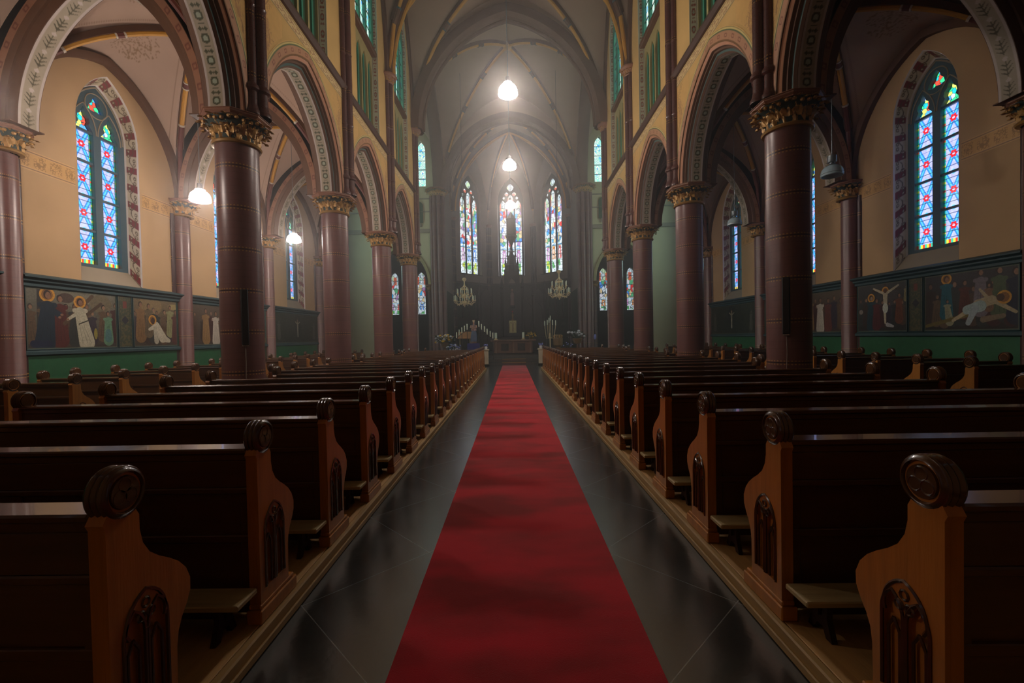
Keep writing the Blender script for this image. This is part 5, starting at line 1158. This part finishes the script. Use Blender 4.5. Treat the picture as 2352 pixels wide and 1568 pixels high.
        e = np.minimum(np.minimum(u, W_ - u), np.minimum(v, 1.17 - v)); blend(c, e < 0.018, L3((96, 104, 84)))
        bi, bj, ee = voronoi(u, v, 0.025); n_ = 0.86 + 0.28 * hash2(bi, bj)
        return [q * n_ * 0.72 for q in c]
    return f
def divider(U, V):
    u, v = U * 0.34, V * 1.17; c = canvas(u, v, (58, 66, 50), (58, 66, 50)); bi, bj, e = voronoi(u, v, 0.03); blend(c, (hash2(bi, bj) > 0.55), L3((88, 84, 56)))
    blend(c, (np.abs(u - 0.17) + np.abs(v - 0.62) < 0.1), L3((30, 34, 44))); blend(c, (np.abs(u - 0.17) < 0.05) & (np.abs(v - 0.98) < 0.08), L3((110, 52, 42))); blend(c, (np.abs(np.abs(u - 0.17) - 0.13) < 0.006), L3((36, 46, 38))); return c
def wall_art(side, y0, a, b_, kind, label):
    Mx = side_matrix(side, y0); W_ = b_ - a; c0 = Mx @ Vector(((a + b_) / 2, WALLY - 0.05, 1.55)); rz = Mx.to_euler().z
    t = thing('wall_painting', label, 'painting', c0, rz, 'painted stations on the aisle walls')
    def fn(u, v): return (u - 0.5) * W_, -0.018 + 0 * u, 1.17 * v
    # seen from inside, the picture's left is local -x on the right wall and on the left wall alike
    painted('canvas', fn, scene_art(kind, W_) if kind != 'div' else divider, int(W_ * 190), 220, t)
    fr = MB()
    for (x0, z0, x1, z1) in ((-W_ / 2 - 0.02, -0.02, W_ / 2 + 0.02, 0.0), (-W_ / 2 - 0.02, 1.17, W_ / 2 + 0.02, 1.19), (-W_ / 2 - 0.02, 0, -W_ / 2, 1.17), (W_ / 2, 0, W_ / 2 + 0.02, 1.17)): fr.bbox(x0, -0.03, z0, x1, 0.0, z1, 0.004)
    fr.build('frame', 'rib_teal', t, smooth=None)
X0, X1 = -BAY / 2 + 0.28, BAY / 2 - 0.30
G = {('left', 0): (('meeting', X0, 0.02, 'large painting at the left edge with two haloed figures, one in white'), ('div', 0.08, 0.42, 'narrow ornamental painted panel between the two large paintings on the left wall'), ('kneeling', 0.48, X1, 'painting on the left wall with a kneeling white robed figure carrying a beam')),
     ('left', 1): (('standing', X0, 0.0, 'painting just left of the nearest left column with a standing white robed figure'), ('div', 0.06, 0.40, 'ornamental painted panel hidden behind the nearest left column'), ('lament', 0.46, X1, 'second painting of that bay, hidden by the nearest left column')),
     ('left', 2): (('niche', X0, X1, 'wide dark green painted panel with a small pale crucifix in the farthest left bay'),),
     ('right', 0): (('cross', X0, -0.42, 'dark painting on the right wall showing a crucifixion group'), ('div', -0.36, -0.04, 'narrow dark green ornamental panel between the two large paintings on the right wall'), ('nailing', 0.02, X1, 'large dark painting at the right edge with a reclining figure and a golden halo')),
     ('right', 1): (('standing', X0, 0.0, 'painting hidden behind the nearest right column'), ('div', 0.06, 0.40, 'ornamental panel hidden behind the nearest right column'), ('lament', 0.46, X1, 'painting just right of the nearest right column with a pale draped body')),
     ('right', 2): (('niche', X0, X1, 'wide dark green painted panel with pale standing figures in the farthest right bay'),)}
for (side, k), L in G.items():
    for kind, a, b_, lab in L:
        # local x grows away from the camera on the left wall and towards it on the right wall
        aa, bb = (a, b_)
        if side == 'right' and k == 1: aa, bb = -b_, -a
        wall_art(side, MIDS[2 + k], aa, bb, kind, lab)
# ---------------------------------------------------------------- chancel furniture
def px(x, y, Yw):       # point at nave depth Yw seen at frame pixel (x, y)
    r = cam.matrix_world.to_3x3() @ Vector(((x - 1158.6) / FPX, -(y - 792.5) / FPX, -1.0)); return Vector(cam.matrix_world.translation) + r * (Yw / r.y)
for s, side in ((-1, 'left'), (1, 'right')):
    t = thing('stone_post', f'cream stone post at the {side} end of the chancel step', 'post', (s * 1.50 + SX, 24.1, 0), group='stone posts beside the carpet')
    MB().bbox(-0.17, -0.17, 0.0, 0.17, 0.17, 0.12, 0.02).build('base', 'altar_dark', t, smooth=None)
    b = MB(); b.bbox(-0.125, -0.125, 0.12, 0.125, 0.125, 0.86, 0.02); b.build('shaft', 'marble', t, smooth=None)
    MB().bbox(-0.17, -0.17, 0.86, 0.17, 0.17, 0.95, 0.02).build('cap', 'marble', t, smooth=None)
    t = thing('flower_vase', f'small white vase of blue flowers on the {side} stone post', 'vase', (s * 1.50 + SX, 24.1, 0.95), group='vases on the stone posts')
    MB().lathe([(0.001, 0), (0.06, 0), (0.085, 0.08), (0.06, 0.14), (0.075, 0.16)], 14).build('vase', 'fl_white', t)
    b = MB(); r = random.Random(4 + s)
    for i in range(16): b.blob((r.uniform(-.11, .11), r.uniform(-.08, .08), 0.2 + r.uniform(-.03, .07)), 0.028, 6, 4)
    b.build('blossoms', 'fl_blue', t)
# altar platform and altar
b = MB(); b.bbox(-2.4, 26.7, 0.34, 2.4, 36.9, 0.50, 0.015); struct(b, 'floor', 'slate', smooth=None)
t = thing('altar', 'brown stone altar table with two dark square panels at the head of the carpet', 'altar', (0.0, 28.2, 0.5))
MB().bbox(-1.35, -0.40, 0, 1.35, 0.45, 0.08, 0.02).build('plinth', 'altar_dark', t, smooth=None)
MB().bbox(-1.22, -0.32, 0.08, 1.22, 0.40, 0.80, 0.01).build('body', 'altar', t, smooth=None)
for x in (-0.52, 0.52):
    MB().bbox(x - 0.24, -0.345, 0.22, x + 0.24, -0.31, 0.68, 0.01).build('dark_panel', 'altar_dark', t, smooth=None)
for x in (-1.1, -0.0, 1.1):
    MB().lathe([(0.07, 0.08), (0.07, 0.12), (0.045, 0.15), (0.045, 0.70), (0.07, 0.74), (0.07, 0.8)], 12, M=Matrix.Translation((x, -0.36, 0))).build('colonnette', 'abacus', t)
MB().bbox(-1.45, -0.46, 0.80, 1.45, 0.5, 0.92, 0.025).build('slab', 'altar', t, smooth=None)
def candle(x, y, z, h, r, lab, grp, holder=True):
    t = thing('candle', lab, 'candle', (x, y, z), group=grp)
    z0 = 0
    if holder: MB().lathe([(0.001, 0), (r * 1.9, 0), (r * 1.9, 0.015), (r * 0.9, 0.05), (r * 0.9, 0.09), (r * 1.6, 0.11), (0.001, 0.115)], 12).build('holder', 'brass', t); z0 = 0.112
    MB().lathe([(0.001, z0), (r, z0), (r, z0 + h), (r * .8, z0 + h + .008), (0.001, z0 + h)], 12).build('wax', 'wax', t); b = MB(); b.tube([(0, 0, z0 + h), (0, 0, z0 + h + 0.02)], 0.003, 5); b.build('wick', 'black', t); return t
candle(-1.1, 28.1, 1.42, 0.34, 0.075, 'thick white candle at the left end of the altar', 'altar candles'); candle(0.66, 28.1, 1.42, 0.34, 0.075, 'thick white candle on the right part of the altar', 'altar candles')
def bouquet(x, y, z, r, cols, lab, n=26, sd=1, pot='basket', seedz=0.5):
    t = thing('flower_arrangement', lab, 'flowers', (x, y, z), group=None); R_ = random.Random(sd)
    MB().lathe([(0.001, 0), (r * 0.35, 0), (r * 0.5, r * 0.45), (r * 0.44, r * 0.5)], 14).build('pot', pot, t)
    b = MB()
    for i in range(int(n * 2)):
        a, q, hh = R_.random() * 2 * PI, r * math.sqrt(R_.random()), R_.uniform(0.4, 1.25) * r
        ca, sa = math.cos(a), math.sin(a); w = r * 0.1; L = r * 0.3
        b.add([(q * ca, q * sa, hh), (q * ca + w * sa, q * sa - w * ca, hh + L * .4), ((q + L) * ca, (q + L) * sa, hh + L * 0.5), (q * ca - w * sa, q * sa + w * ca, hh + L * .4), (q * ca, q * sa, hh + L * .25)], [(0, 1, 4), (1, 2, 4), (2, 3, 4), (3, 0, 4), (0, 3, 2), (0, 2, 1)])
    for i in range(8): a = i * PI / 4; b.tube([(0, 0, r * 0.3), (r * .6 * math.cos(a), r * .6 * math.sin(a), r * 1.0)], r * 0.02, 4)
    b.build('foliage', 'leaf', t)
    for cn in cols:
        b = MB()
        for i in range(n // len(cols)):
            a, q = R_.random() * 2 * PI, r * math.sqrt(R_.random()) * 1.05; hh = r * R_.uniform(0.75, 1.45) - 0.25 * q; b.blob((q * math.cos(a), q * math.sin(a), hh), (r * 0.15, r * 0.15, r * 0.12), 7, 4)
        b.build('blossoms', cn, t)
    return t
bouquet(1.15, 28.15, 1.42, 0.32, ['fl_yellow'], 'yellow flowers standing at the right end of the altar', 26, 3)
def stand(x, y, h, r, lab):
    t = thing('flower_stand', lab, 'stand', (x, y, 0.34), group='stands under the chancel flowers')
    MB().lathe([(0.001, 0), (r, 0), (r, 0.04), (r * 0.5, 0.10), (r * 0.4, h - 0.06), (r, h - 0.03), (r, h), (0.001, h)], 16).build('pedestal', 'altar', t)
    return 0.34 + h
for x_, y_, h_, r_, cols_, n_, sd_, pot_, l1, l2 in (
    (1022, 26.6, 0.72, 0.55, ['fl_yellow', 'fl_white', 'fl_yellow', 'fl_white'], 64, 5, 'basket', 'large yellow and white flower arrangement left of the chancel', 'dark stand under the yellow and white flowers'),
    (1041, 25.55, 0.34, 0.40, ['fl_blue', 'fl_white'], 44, 6, 'black', 'pale blue and white flowers low on the chancel step at the left', 'low stand under the pale blue flowers'),
    (1326, 26.6, 0.80, 0.60, ['fl_white'], 12, 7, 'basket', 'leafy plant with few pale flowers right of the chancel', 'dark stand under the leafy plant'),
    (1304, 25.55, 0.50, 0.28, ['fl_blue'], 8, 8, 'black', 'small dark plant with a blue flower at the right chancel step', 'low stand under the small dark plant')):
    p = px(x_, 790, y_); z_ = stand(p.x, y_, h_, 0.16, l2); bouquet(p.x, y_, z_, r_, cols_, l1, n_, sd_, pot_)
p = px(1282, 800, 25.9); t = thing('gilded_stand', 'squat gilded carved stand right of the altar', 'stand', (p.x, 25.9, 0.34))
MB().lathe([(0.001, 0), (0.24, 0), (0.26, 0.08), (0.16, 0.16), (0.14, 0.6), (0.27, 0.72), (0.29, 1.12), (0.001, 1.14)], 8).build('body', 'basket', t, smooth=0.3)
b = MB()
for i in range(10): a = i * PI / 5; b.tube([(0.24 * math.cos(a), 0.24 * math.sin(a), 1.14), (0.26 * math.cos(a), 0.26 * math.sin(a), 1.26), (0.17 * math.cos(a), 0.17 * math.sin(a), 1.32)], 0.025, 6)
b.build('crest', 'gold', t)
# sloping candle racks
def rack(pts, Yw, name, lab, grp):
    t = thing(name, lab, 'candle rack', (pts[0][0], Yw, 0.34)); base = Vector((pts[0][0], Yw, 0.34)); b = MB()
    q = [Vector((p[0], Yw, p[1] - 0.02)) - base for p in pts]; b.tube(q, 0.022, 6); b.build('rail', 'wood_dark', t)
    for p in (q[0], q[len(q) // 2], q[-1]):
        if p.z > 0.1: b = MB(); b.tube([p, (p.x, p.y, 0.0)], 0.02, 6); b.build('leg', 'wood_dark', t)
    for i, p in enumerate(pts): candle(p[0], Yw, p[1] + 0.002, 0.33, 0.033, f'{ORD[i]} slim white candle of the {grp}, counted from its low end' if False else f'slim white candle, {ORD[i]} from the left on the {grp}', grp, False)
L1 = [px(x, y, 25.8) for x, y in ((1049, 776), (1055, 770), (1061, 765), (1067, 761), (1073, 757))]
rack([(p.x, p.z) for p in L1], 25.8, 'candle_rack', 'sloping candle rack rising to the left of the blue robed statue', 'candle rack left of the statue')
L2 = [px(x, y, 25.8) for x, y in ((1100, 750), (1106, 757), (1113, 762), (1119, 768), (1126, 773), (1132, 777))]
rack([(p.x, p.z) for p in L2], 25.8, 'candle_rack', 'sloping candle rack falling from the statue towards the altar', 'candle rack right of the statue')
# standing candelabrum with green white candles at the right
p0 = px(1263, 760, 27.5); t = thing('candelabrum', 'floor candelabrum with pale green candles right of the altar', 'candelabrum', (p0.x, 27.5, 0.5))
b = MB(); b.lathe([(0.001, 0), (0.2, 0), (0.2, 0.04), (0.03, 0.12), (0.03, 1.3)], 12); b.build('stand', 'brass', t)
for i, (xx, yy) in enumerate(((1251, 740), (1257, 738), (1261, 733), (1264, 728), (1269, 738), (1276, 739))):
    p = px(xx, yy + 8, 27.5); b = MB(); b.tube([(0, 0, 1.0), ((p.x - p0.x) * .7, 0, 0.95), (p.x - p0.x, 0, p.z - 0.5)], 0.014, 6); b.build('arm', 'brass', t)
    candle(p.x, 27.5, p.z + 0.001, 0.30, 0.028, f'pale green candle, {ORD[i]} from the left on the floor candelabrum', 'candelabrum candles', False)
# statue on a blue draped pedestal
ps = px(1088, 800, 25.4)
t = thing('draped_pedestal', 'pedestal draped in royal blue cloth under the statue', 'pedestal', (ps.x, 25.4, 0.34))
def drp(u, v):
    a = u * 2 * PI; k = 1 + 0.05 * math.sin(a * 9) * (1 - v); q = max(abs(math.cos(a)), abs(math.sin(a))) ** 0.8; r = (0.34 * k + 0.05 * (1 - v)) / q if v < 1 else 0.0
    return (r * math.cos(a), r * math.sin(a), 0.62 * 1.5 * min(1, v * 1.12)) if v < 1 else (0, 0, 0.935)
b = MB(); b.grid(drp, 72, 10); b.build('cloth', 'blue_cloth', t)
t = thing('madonna_statue', 'painted statue of a crowned woman holding a child on the blue draped pedestal', 'statue', (ps.x, 25.4, 0.34 + 0.934)); t.scale = (0.92, 0.92, 0.92)
b = MB(); b.lathe([(0.001, 0), (0.2, 0), (0.2, 0.07), (0.16, 0.1), (0.001, 0.1)], 12); b.build('plinth', 'altar', t)
def robe(u, v):
    a = u * 2 * PI; z = 0.1 + 0.95 * v; r = 0.17 - 0.05 * v + 0.03 * math.sin(v * 5) ; r *= 1 + 0.07 * math.sin(a * 7 + v * 3) * (1 - v * .6); return (r * math.cos(a) * 1.05 + 0.03 * math.sin(v * 3), r * math.sin(a) * 0.8, z)
b = MB(); b.grid(robe, 48, 18); b.build('robe', 'robe_blue', t)
def torso(u, v):
    a = u * 2 * PI; z = 0.78 + 0.42 * v; pr = [0.16, 0.17, 0.155, 0.15, 0.16, 0.165, 0.13, 0.06, 0.045]; i = min(7, int(v * 8)); f = v * 8 - i; r = pr[i] * (1 - f) + pr[i + 1] * f; return (0.03 + r * math.cos(a) * 1.1, r * math.sin(a) * 0.72, z)
b = MB(); b.grid(torso, 32, 16); b.build('bodice', 'robe_pink', t)
b = MB(); b.blob((0.03, 0, 1.28), (0.062, 0.068, 0.085), 14, 10); b.blob((0.03, -0.066, 1.275), (0.011, 0.016, 0.015), 6, 4); b.tube([(0.03, 0, 1.17), (0.03, 0, 1.24)], 0.036, 8)
b.tube([(-0.12, 0, 1.12), (-0.17, -0.06, 0.98), (-0.08, -0.15, 0.96)], [0.045, 0.042, 0.028], 8); b.tube([(0.18, 0, 1.12), (0.21, -0.06, 0.98), (0.10, -0.15, 0.95)], [0.045, 0.042, 0.028], 8); b.build('head_and_arms', 'statue', t)
b = MB()
def veil(u, v): a = PI * (-0.05 + 1.1 * u); r = 0.085 + 0.06 * v; return (0.03 + r * math.cos(a) * 1.05, r * math.sin(a) * 0.9 + 0.01, 1.36 - 0.46 * v + 0.0)
b.grid(veil, 18, 8); b.build('veil', 'robe_blue', t)
b = MB(); b.lathe([(0.055, 1.345), (0.06, 1.36), (0.075, 1.43)], 14, M=Matrix.Translation((0.03, 0, 0)))
for i in range(7): a = i * 2 * PI / 7; b.blob((0.03 + 0.075 * math.cos(a), 0.075 * math.sin(a), 1.44), 0.014, 6, 4)
b.build('crown', 'brass', t)
b = MB(); b.blob((0.02, -0.18, 1.0), (0.055, 0.05, 0.09), 10, 7); b.blob((0.03, -0.19, 1.12), (0.038, 0.038, 0.043), 10, 7); b.tube([(-0.02, -0.19, 0.94), (-0.06, -0.23, 0.86)], [0.026, 0.018], 6); b.tube([(0.05, -0.19, 0.94), (0.06, -0.24, 0.86)], [0.026, 0.018], 6); b.build('child', 'statue', t)
# lectern board behind the rack
pl = px(1068, 790, 26.3); t = thing('lectern', 'reading desk with a tan sloping board beside the statue', 'lectern', (pl.x, 26.3, 0.34))
b = MB(); b.add([(-0.42, -0.1, 1.22), (0.42, -0.1, 1.22), (0.42, 0.2, 1.62), (-0.42, 0.2, 1.62), (-0.42, -0.07, 1.19), (0.42, -0.07, 1.19), (0.42, 0.23, 1.59), (-0.42, 0.23, 1.59)], [(0, 1, 2, 3), (4, 7, 6, 5), (0, 4, 5, 1), (2, 6, 7, 3), (1, 5, 6, 2), (0, 3, 7, 4)]); b.build('board', 'pew_tan', t, smooth=None)
for x in (-0.3, 0.3): MB().bbox(x - 0.03, 0, 0, x + 0.03, 0.06, 1.32, 0.005).build('leg', 'wood_pale', t, smooth=None)
# processional pole at the right, slim bench posts
pp = px(1367, 800, 26.0); t = thing('banner_pole', 'thin standing pole with a small pale blue top by the right crossing pier', 'pole', (pp.x, 26.0, 0.0))
b = MB(); b.cyl(0, 0, 0.12, 0, 0.03, 14); b.cyl(0, 0, 0.015, 0.03, 1.35, 8); b.build('pole', 'lamp_metal', t); MB().blob((0, 0, 1.5), (0.08, 0.05, 0.17), 12, 8).build('top', 'fl_blue', t)
# ---------------------------------------------------------------- tall carved retable behind the altar
t = thing('high_altar_retable', 'tall dark carved wooden high altar with central spire in front of the middle apse window', 'altarpiece', (0.0, 36.0, 0.5))
MB().bbox(-2.7, -0.5, 0, 2.7, 0.8, 1.1, 0.03).build('base', 'retable', t, smooth=None)
b = MB(); to = lambda a_, b_, d: (a_, d, b_)
ph = [open_poly(0.30, 1.6, 3.3, 0.55, 8, cx=x) for x in (-2.1, -1.3, 1.3, 2.1)] + [open_poly(0.32, 2.45, 5.3, 0.6, 8, cx=0)]
b.prism([(-2.65, 1.1), (2.65, 1.1), (2.65, 4.4), (2.1, 5.1), (1.7, 4.5), (1.3, 5.2), (0.95, 4.6), (0.62, 5.2), (0.62, 6.6), (-0.62, 6.6), (-0.62, 5.2), (-0.95, 4.6), (-1.3, 5.2), (-1.7, 4.5), (-2.1, 5.1), (-2.65, 4.4)], 0.0, 0.35, to, ph); b.bbox(-2.65, 0.35, 1.1, 2.65, 0.45, 4.4, 0.02); b.build('carved_screen', 'retable', t, smooth=0.4)
for x in (-2.65, -1.7, -0.85, 0.85, 1.7, 2.65):
    h = 6.0 if abs(x) == 0.85 else (5.5 if abs(x) > 2 else 5.3)
    MB().lathe([(0.11, 1.1), (0.11, h - 0.9), (0.15, h - 0.85), (0.12, h - 0.75), (0.001, h + 0.3)], 8, M=Matrix.Translation((x, -0.05, 0))).build('pinnacle', 'retable', t, smooth=0.3)
b = MB(); b.lathe([(0.56, 6.4), (0.56, 6.9), (0.46, 7.0), (0.40, 7.25), (0.14, 8.0), (0.34, 8.05), (0.12, 8.15), (0.10, 8.5), (0.001, 9.0)], 8, PI / 8, 2 * PI + PI / 8, M=Matrix.Translation((0, 0.15, 0)))
b.box(-0.42, 0.1, 7.62, 0.42, 0.2, 7.74)
for x in (-0.5, 0.5): b.lathe([(0.07, 6.6), (0.07, 7.0), (0.10, 7.03), (0.001, 7.6)], 6, M=Matrix.Translation((x, 0.1, 0)))
b.build('spire', 'retable', t, smooth=0.3)
b = MB(); b.bbox(-0.45, -0.3, 1.1, 0.45, 0.0, 1.42, 0.02); b.build('tabernacle_base', 'retable', t, smooth=None)
b = MB(); b.bbox(-0.30, -0.24, 1.42, 0.30, 0.0, 2.42, 0.02); tb = b.build('tabernacle', 'pale_gold', t, smooth=None)
b = MB(); b.bbox(-0.012, -0.255, 1.44, 0.012, -0.235, 2.40, 0.003)
for x in (-0.15, 0.15): b.tube([(x - 0.1, -0.245, 1.55)] + [(x + p_, -0.245, 2.1 + z_) for p_, z_ in arch_pts(0.1, 0.18, 0, 5)] + [(x + 0.1, -0.245, 1.55)], 0.012, 5)
b.build('door_moulding', 'gold', tb)
b = MB(); b.lathe([(0.12, 2.42), (0.14, 2.5), (0.05, 2.6), (0.10, 2.9), (0.03, 3.05)], 12, M=Matrix.Translation((0, -0.08, 0))); b.build('monstrance_throne', 'gold', t)
MB().blob((0, -0.12, 3.15), 0.07, 10, 6).build('sanctuary_light', 'red_glass', t)
st = thing('niche_statue', 'pale standing figure in the central niche of the high altar', 'statue', (0.0, 35.93, 4.15))
MB().lathe([(0.001, -0.25), (0.16, -0.22), (0.18, 0.0), (0.001, 0.0)], 12).build('bracket', 'retable', st)
b = MB()
def rb2(u, v): a = u * 2 * PI; r = (0.17, 0.16, 0.145, 0.14, 0.15, 0.155, 0.14, 0.05)[min(7, int(v * 7.99))]; return (r * math.cos(a) * (1 + 0.06 * math.sin(7 * a)), r * math.sin(a) * 0.7, 1.15 * v)
b.grid(rb2, 28, 14); b.build('robe', 'robe_pink', st); b = MB(); b.blob((0, 0, 1.26), (0.075, 0.08, 0.10), 12, 8); b.build('head', 'statue', st)
ph_ = px(1174, 528, 31.0)
t = thing('hanging_lantern', 'dark pointed hanging lantern seen against the middle apse window', 'lantern', (ph_.x, 31.0, ph_.z - 1.2))
MB().lathe([(0.001, 0.0), (0.05, 0.06), (0.20, 0.42), (0.40, 0.70), (0.42, 0.80), (0.34, 0.86), (0.32, 1.9), (0.36, 1.95), (0.001, 2.5)], 8).build('body', 'lead', t, smooth=0.3)
b = MB(); b.tube([(0, 0, 2.45), (0, 0, 17.1 - ph_.z + 1.2 - 0.2)], 0.012, 6); b.build('chain', 'lead', t)
# ---------------------------------------------------------------- brass chandeliers
def chandelier(top):
    t = thing('chandelier', '', 'chandelier')
    b = MB().lathe([(0.001, -0.30), (0.03, -0.29), (0.02, -0.22), (0.09, -0.16), (0.13, -0.08), (0.10, 0.0), (0.04, 0.08), (0.04, 0.22), (0.09, 0.30), (0.12, 0.36), (0.07, 0.46), (0.03, 0.55), (0.03, 0.85), (0.07, 0.95), (0.03, 1.05), (0.03, 1.2), (0.10, 1.28), (0.13, 1.34), (0.09, 1.42), (0.001, 1.45)], 16)
    b.build('stem', 'brass', t)
    for tier, (n, R_, z) in enumerate(((10, 0.62, 0.02), (8, 0.44, 0.42))):
        for i in range(n):
            a = 2 * PI * (i + 0.5 * tier) / n; ca, sa = math.cos(a), math.sin(a)
            P = [(0.05, z + 0.05), (R_ * 0.35, z - 0.12), (R_ * 0.7, z - 0.14), (R_ * 0.97, z - 0.04), (R_, z + 0.06)]
            b = MB(); b.tube([(r * ca, r * sa, q) for r, q in P], 0.016, 6); b.tube([(R_ * .5 * ca + 0.06 * math.cos(v) * ca, R_ * .5 * sa + 0.06 * math.cos(v) * sa, z - 0.03 + 0.07 * math.sin(v)) for v in [k * 2 * PI / 10 for k in range(9)]], 0.010, 5)
            b.lathe([(0.015, z + 0.03), (0.055, z + 0.07), (0.05, z + 0.085), (0.02, z + 0.08), (0.025, z + 0.12)], 10, M=Matrix.Translation((R_ * ca, R_ * sa, 0))); b.blob((R_ * 0.7 * ca, R_ * 0.7 * sa, z - 0.19), 0.028, 6, 5)
            ar = b.build('arm', 'brass', t); MB().lathe([(0.001, z + 0.09), (0.024, z + 0.09), (0.024, z + 0.36), (0.001, z + 0.37)], 8, M=Matrix.Translation((R_ * ca, R_ * sa, 0))).build('candle', 'wax', ar)
    b = MB(); b.lathe([(0.22, 0.72), (0.245, 0.75), (0.22, 0.78)], 20)
    for i in range(8): a = i * PI / 4; b.tube([(0.04 * math.cos(a), 0.04 * math.sin(a), 0.95), (0.22 * math.cos(a), 0.22 * math.sin(a), 0.80)], 0.012, 5)
    b.build('crown_ring', 'brass', t)
    b = MB(); b.tube([(0, 0, 1.45), (0, 0, top)], 0.012, 6); b.build('chain', 'lead', t)
    return t
ch = chandelier(13.32); ch.location = (-2.80, 25.9, 3.70); ch['label'] = 'brass candle chandelier hanging left of the altar above the statue'; ch['group'] = 'brass chandeliers'
c2 = chandelier(13.0); c2['group'] = 'brass chandeliers'; c2.location = (2.76, 25.9, 4.02); c2['label'] = 'brass candle chandelier hanging right of the altar'
# thin haze volume for lamp halos; near pews left out to stay dark
if HAZE > 0:
    m = bpy.data.materials.new('thin_haze'); m.use_nodes = True; T = NT(m); T.n.clear()
    vs = T.node('ShaderNodeVolumeScatter', i_Color=(1, 0.97, 0.95, 1), i_Density=HAZE, i_Anisotropy=0.72).outputs[0]; o_ = T.node('ShaderNodeOutputMaterial', i_Volume=vs); MT['haze'] = m
    b = MB(); b.box(-11.0, 5.0, 0.02, 11.0, 36.9, 17.8); o = b.build('air_haze', 'haze', smooth=None); o['kind'] = 'stuff'; tag(o, 'thin haze scattering lamp light in the air beyond the nearest pews', 'haze')
